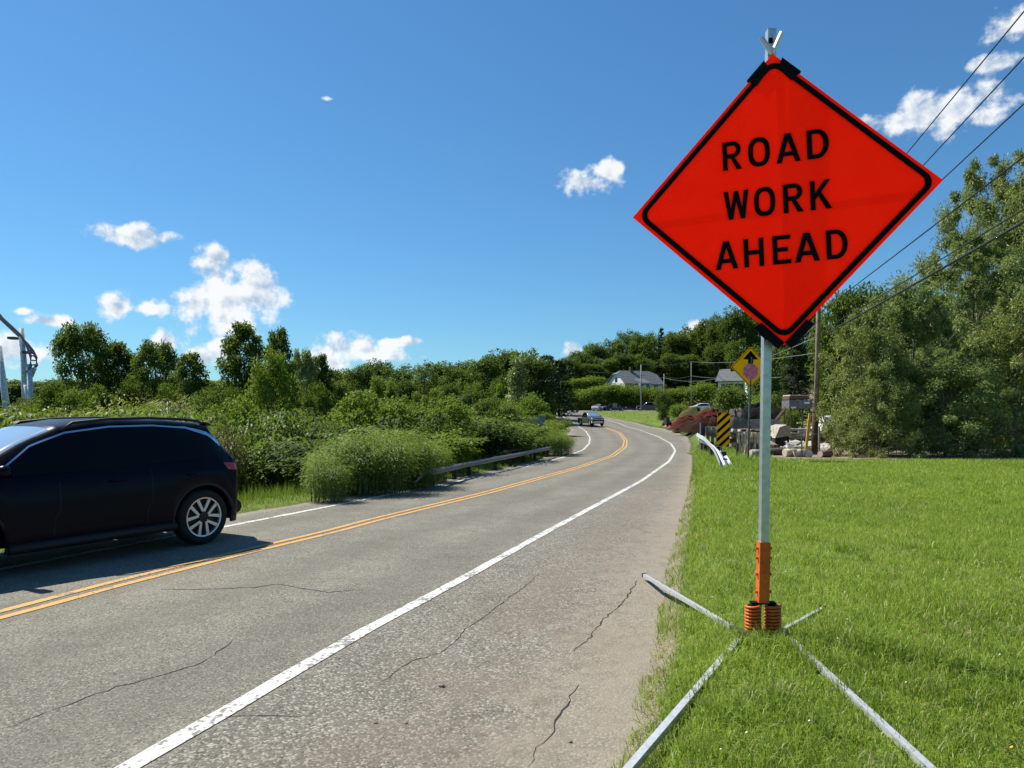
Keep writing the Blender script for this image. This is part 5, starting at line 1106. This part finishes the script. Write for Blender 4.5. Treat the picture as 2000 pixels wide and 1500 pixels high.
firewood(1498, 1526, 27.5, 3, .14, .13, 'small dark pile of short logs between the mast and the duck', [BARKL, BARKL, GREYW])
def plank_heap(px0, px1, Y, z0, n, label, seed, mats, Lr=(1.2, 2.8), tilt=.12):
    rr = random.Random(seed); a = at((px0 + px1) / 2, Y); root = empty('lumber_heap', a, label, 'lumber'); W = (px1 - px0) * Y / F
    for i in range(n):
        mb = MB(); L = rr.uniform(*Lr); mb.box((0, 0, 0), (L, rr.uniform(.14, .3), rr.uniform(.04, .09))); o = mb.build('plank', rr.choice(mats), root)
        o.location = (rr.uniform(-.5, .5) * max(.1, W - L * .6), rr.uniform(-.5, .5), z0 * (i + .5) / n + .04); o.rotation_euler = (rr.uniform(-.1, .1), rr.uniform(-tilt, tilt), rr.uniform(-.5, .5))
    return root
plank_heap(1520, 1590, 40, .75, 26, 'scattered heap of weathered boards and branches behind the yellow stake', 3, [GREYW, BARKL, PALEW, GREYW]); plank_heap(1600, 1640, 36, .7, 18, 'heap of dark scrap boards right of the pole stub', 4, [GREYW, BARKL, PALEW])
def hopper():
    Y = 44; p = at(1556, Y); root = empty('sawmill_conveyor', p, 'raised wooden hopper with slanting conveyor above the lumber heap', 'machine'); s = Y / F
    zz = lambda py: hz(py, Y) - p.z
    mb = MB(); mb.box((0, 0, (zz(798) + zz(782)) / 2), (44 * s, 1.2, zz(782) - zz(798))); mb.build('hopper', simple('grey_steel_plate', (.16, .165, .17), .6, .3), root)
    mb = MB(); mb.box((-2 * s, 0, zz(777)), (38 * s, 1.1, 7 * s)); mb.build('crate', simple('brown_board', (.12, .075, .05), .9), root)
    mb = MB(); mb.box((-2 * s, 0, zz(772.5)), (36 * s, 1.15, 2.2 * s)); mb.build('top_board', PALEW, root)
    mb = MB(); mb.tube([(-40 * s, 0, zz(820)), (-16 * s, 0, zz(790))], .10, 4); mb.build('conveyor', simple('brown_board', (.12, .075, .05), .9), root)
    for x in (-18, 18):
        for y in (-.5, .5): mb = MB(); mb.tube([(x * s, y, -.1), (x * s, y, zz(797))], .06, 4); mb.build('leg', BARKL, root)
    mb = MB(); mb.box((12 * s, -.62, zz(787)), (10 * s, .02, 4 * s)); mb.build('panel', WHITE, root)
    mb = MB(); mb.box((-14 * s, -.62, zz(796)), (9 * s, .02, 3 * s)); mb.build('panel', WHITE, root)
hopper()
def tarp(px, Y, w, top, label, mat):
    p = at(px, Y); s = Y / F; h = hz(top, Y) - p.z; root = empty('covered_stack', p, label, 'tarp'); W = w * s
    mb = MB(); mb.prism([(-W / 2, h * .45), (-W * .2, h * .9), (W * .25, h), (W / 2, h * .92), (W / 2, h * .55)], -.7, .7); mb.build('tarp', mat, root)
    mb = MB(); mb.box((0, 0, h * .26), (W * .9, 1.2, h * .52)); mb.build('stack', simple('dark_lumber', (.03, .03, .03), .9), root)
TP = simple('beige_tarp', (.36, .32, .25), .8); tarp(1518, 33, 30, 829, 'beige tarpaulin over a dark stack right of the mast', TP); tarp(1606, 41, 26, 812, 'white tarpaulin tent beside the tall pole', WHITE)
mb = MB(); Y = 38; mb.box((0, 0, 0), (62 * Y / F, .12, .07)); o = mb.build('long_board', PALEW); p = at(1588, Y, hz(826, Y)); o.location = p; tag(o, 'long pale horizontal board across the scrap heap', 'board')
def stake(px, top, Y, r, lean, mat, label):
    b = at(px, Y); root = empty('stake', b, label, 'stake'); h = hz(top, Y) - b.z; mb = MB(); mb.box((lean / 2, 0, h / 2), (r * 2, r, (h + .2)), Matrix.Rotation(math.atan2(lean, h), 3, 'Y')); mb.build('shaft', mat, root)
stake(1573, 812, 26, .045, .16, simple('yellow_lath', (.62, .33, .05), .7), 'leaning yellow wooden lath before the pole stub'); stake(1566, 855, 24.5, .018, 0, POSTM, 'thin dark iron stake left of the yellow lath'); stake(1600, 838, 25.5, .03, 0, GREYW, 'grey wooden stake right of the pole stub'); stake(1439, 842, 24.5, .02, 0, POSTM, 'thin dark stake beside the neat firewood stack'); stake(1623, 836, 27, .03, 0, GREYW, 'grey wooden stake at the willow edge')
def duck():
    Y = 25.0; b = at(1543, Y); r0 = landz(b.x, b.y); z0 = .30; root = empty('duck', (b.x, b.y, r0), 'white duck standing on a pale peeled log', 'duck'); root.location.z = r0 + .0; WH = simple('white_feathers', (.80, .79, .75), .8)
    bm = bmesh.new(); me = bpy.data.meshes.new('body'); P = [(.17, 0, .40), (.08, 0, .40), (-.02, 0, .395), (-.09, 0, .42), (-.115, 0, .49), (-.12, 0, .545), (-.155, 0, .55)]; rad = [.012, .065, .085, .06, .03, .036, .016]
    me.from_pydata(P, [(i, i + 1) for i in range(6)], []); o = link('body', me, WH, root); o.modifiers.new('skin', 'SKIN'); sv = me.skin_vertices[0].data
    for i, r in enumerate(rad): sv[i].radius = (r, r)
    sv[2].use_root = True; o.modifiers.new('smooth', 'SUBSURF').levels = 2; o.modifiers['smooth'].render_levels = 2
    mb = MB(); mb.tube([(-.165, 0, .548), (-.215, 0, .54)], [.014, .008], 6); mb.build('bill', simple('orange_bill', (.6, .25, .03), .6), root)
    for s in (-1, 1): mb = MB(); mb.tube([(.01, s * .035, .36), (.0, s * .035, .292)], .008, 5); mb.box((-.02, s * .035, .292), (.06, .035, .008)); mb.build('leg', bpy.data.materials['orange_bill'], root)
    bm.free()
duck()
def loader():
    Y = 88; p = at(1303, Y); root = empty('skid_loader', p, 'small dark skid loader with white mast on the red dirt', 'loader', rz=R(15)); root.scale = (.75, .75, .75); DK = simple('dark_machine_paint', (.035, .035, .04), .6)
    mb = MB(); mb.box((0, 0, .5), (.9, 1.2, .5)); mb.build('chassis', DK, root); mb = MB(); mb.box((-.05, 0, 1.05), (.6, .8, .65)); mb.build('cab', DK, root); mb = MB(); mb.box((-.05, 0, 1.40), (.7, .9, .06)); mb.build('cab_roof', PLAST, root)
    mb = MB(); mb.tube([(.40, -.4, .3), (.46, -.4, 1.5)], .06, 4); mb.build('mast', WHITE, root); mb = MB(); mb.box((.75, 0, .25), (.4, 1.3, .3)); mb.build('bucket', GREYW, root)
    for x in (-.3, .35):
        for s in (-1, 1): mb = MB(); mb.tube([(x, s * .6, .26), (x, s * .78, .26)], .26, 12); mb.build('wheel', RUBBER, root)
loader()
def rust_gate():
    Y = 31; p = at(1388, Y); root = empty('bridge_rail_end', p, 'dark post and rusty red beam at the far end of the guard rail', 'railing'); s = Y / F; zz = lambda py: hz(py, Y) - p.z
    mb = MB(); mb.box((-14 * s, .2, zz(826) / 2), (8 * s, .25, zz(826))); mb.build('post', simple('dark_grey_post', (.05, .052, .055), .8), root)
    mb = MB(); mb.box((0, 0, zz(849)), (22 * s, .18, 7 * s), Matrix.Rotation(R(12), 3, 'Y')); mb.build('beam', simple('faded_red_steel', (.20, .085, .07), .7), root)
    for i in range(3): mb = MB(); mb.tube([((-4 + i * 9) * s, .1, -.1), ((-4 + i * 9) * s, .1, zz(834))], .07, 8); mb.build('bollard', CONC, root)
rust_gate()

# ------------------------------------------------------------------ roller coaster at the left
def coaster():
    Y = 58; s = Y / F; p = at(35, Y); root = empty('roller_coaster', p, 'roller coaster track falling in a curve on pale steel columns', 'roller coaster'); ox = p.x
    ST = simple('pale_green_grey_steel', (.50, .54, .53), .6, .1); TR = simple('faded_maroon_steel', (.27, .20, .20), .6, .1); X = lambda px: (px - CX) * s - ox; Z = lambda py: hz(py, Y) - p.z
    def col(pts, r): mb = MB(); mb.tube([(X(a), d, Z(b)) for a, b, d in pts], r, 12); mb.build('column', ST, root, True)
    zb = -.2
    def colb(x0, x1, top, d, r0, r1):
        mb = MB(); mb.tube([(X(x0), d, zb), (X(x1), d, Z(top))], [r0, r1], 12); mb.build('column', ST, root, True)
    colb(24, -2, 676, 0, .30, .20); colb(52, 35, 640, .4, .38, .18); colb(69, 64, 712, -.4, .27, .18); colb(36, 32, 733, 1.4, .18, .14)
    def rail(pp, dy, r): mb = MB(); mb.tube([(X(a), dy, Z(b)) for a, b in pp], r, 8); mb.build('rail', TR, root, True)
    A = [(-60, 560), (-30, 580), (0, 607), (15, 625), (33, 641), (50, 658), (60, 675), (68, 697), (68, 715), (62, 728)]; B = [(-60, 580), (-30, 600), (0, 628), (14, 641), (30, 656), (45, 670), (56, 684), (63, 698), (64, 712), (56, 722)]
    rail(A, -.5, .10); rail(B, .5, .11)
    for i in range(18):
        t = i / 17 * (len(A) - 1); k = min(int(t), len(A) - 2); f = t - k; a = [A[k][j] + (A[k + 1][j] - A[k][j]) * f for j in (0, 1)]; b = [B[k][j] + (B[k + 1][j] - B[k][j]) * f for j in (0, 1)]
        mb = MB(); mb.tube([(X(a[0]), -.5, Z(a[1])), (X(b[0]), .5, Z(b[1]))], .06, 5); mb.build('cross_tie', TR, root)
    for a, b in ((22, 660), (51, 688)): mb = MB(); mb.box((X(a), .2, Z(b)), (.55, .6, .2)); mb.build('catwalk_bracket', simple('dark_bracket', (.10, .11, .12), .6), root)
    mb = MB(); mb.tube([(X(51), .3, Z(720)), (X(56), .3, Z(732)), (X(62), .2, Z(718))], .25, 8); mb.build('bracing', ST, root, True)
    mb = MB(); mb.tube([(X(54), -.3, Z(752)), (X(58), -.3, Z(775)), (X(64), -.3, zb)], .12, 8); mb.build('brace', WHITE, root, True)
coaster()

# pale stones and chunks lying about the yard
PALE = simple('pale_field_stone', (.40, .37, .32), .9, var=.4, scale=6); RS = [stone_mesh(50 + i) for i in range(4)]
rs = random.Random(21)
for i in range(34):
    Yr = rs.uniform(28, 46); px = rs.uniform(1500, 1640); r = rs.uniform(.12, .34); o = link('yard_stone', RS[i % 4], PALE); p = at(px, Yr); o.location = p + Vector((0, 0, r * .45)); o.scale = (r * 1.3, r, r * .8); o.rotation_euler.z = rs.uniform(0, 6)
    tag(o, 'pale rough stone lying among the scrap in the dirt yard', 'stone', 'rough stones in the dirt yard')
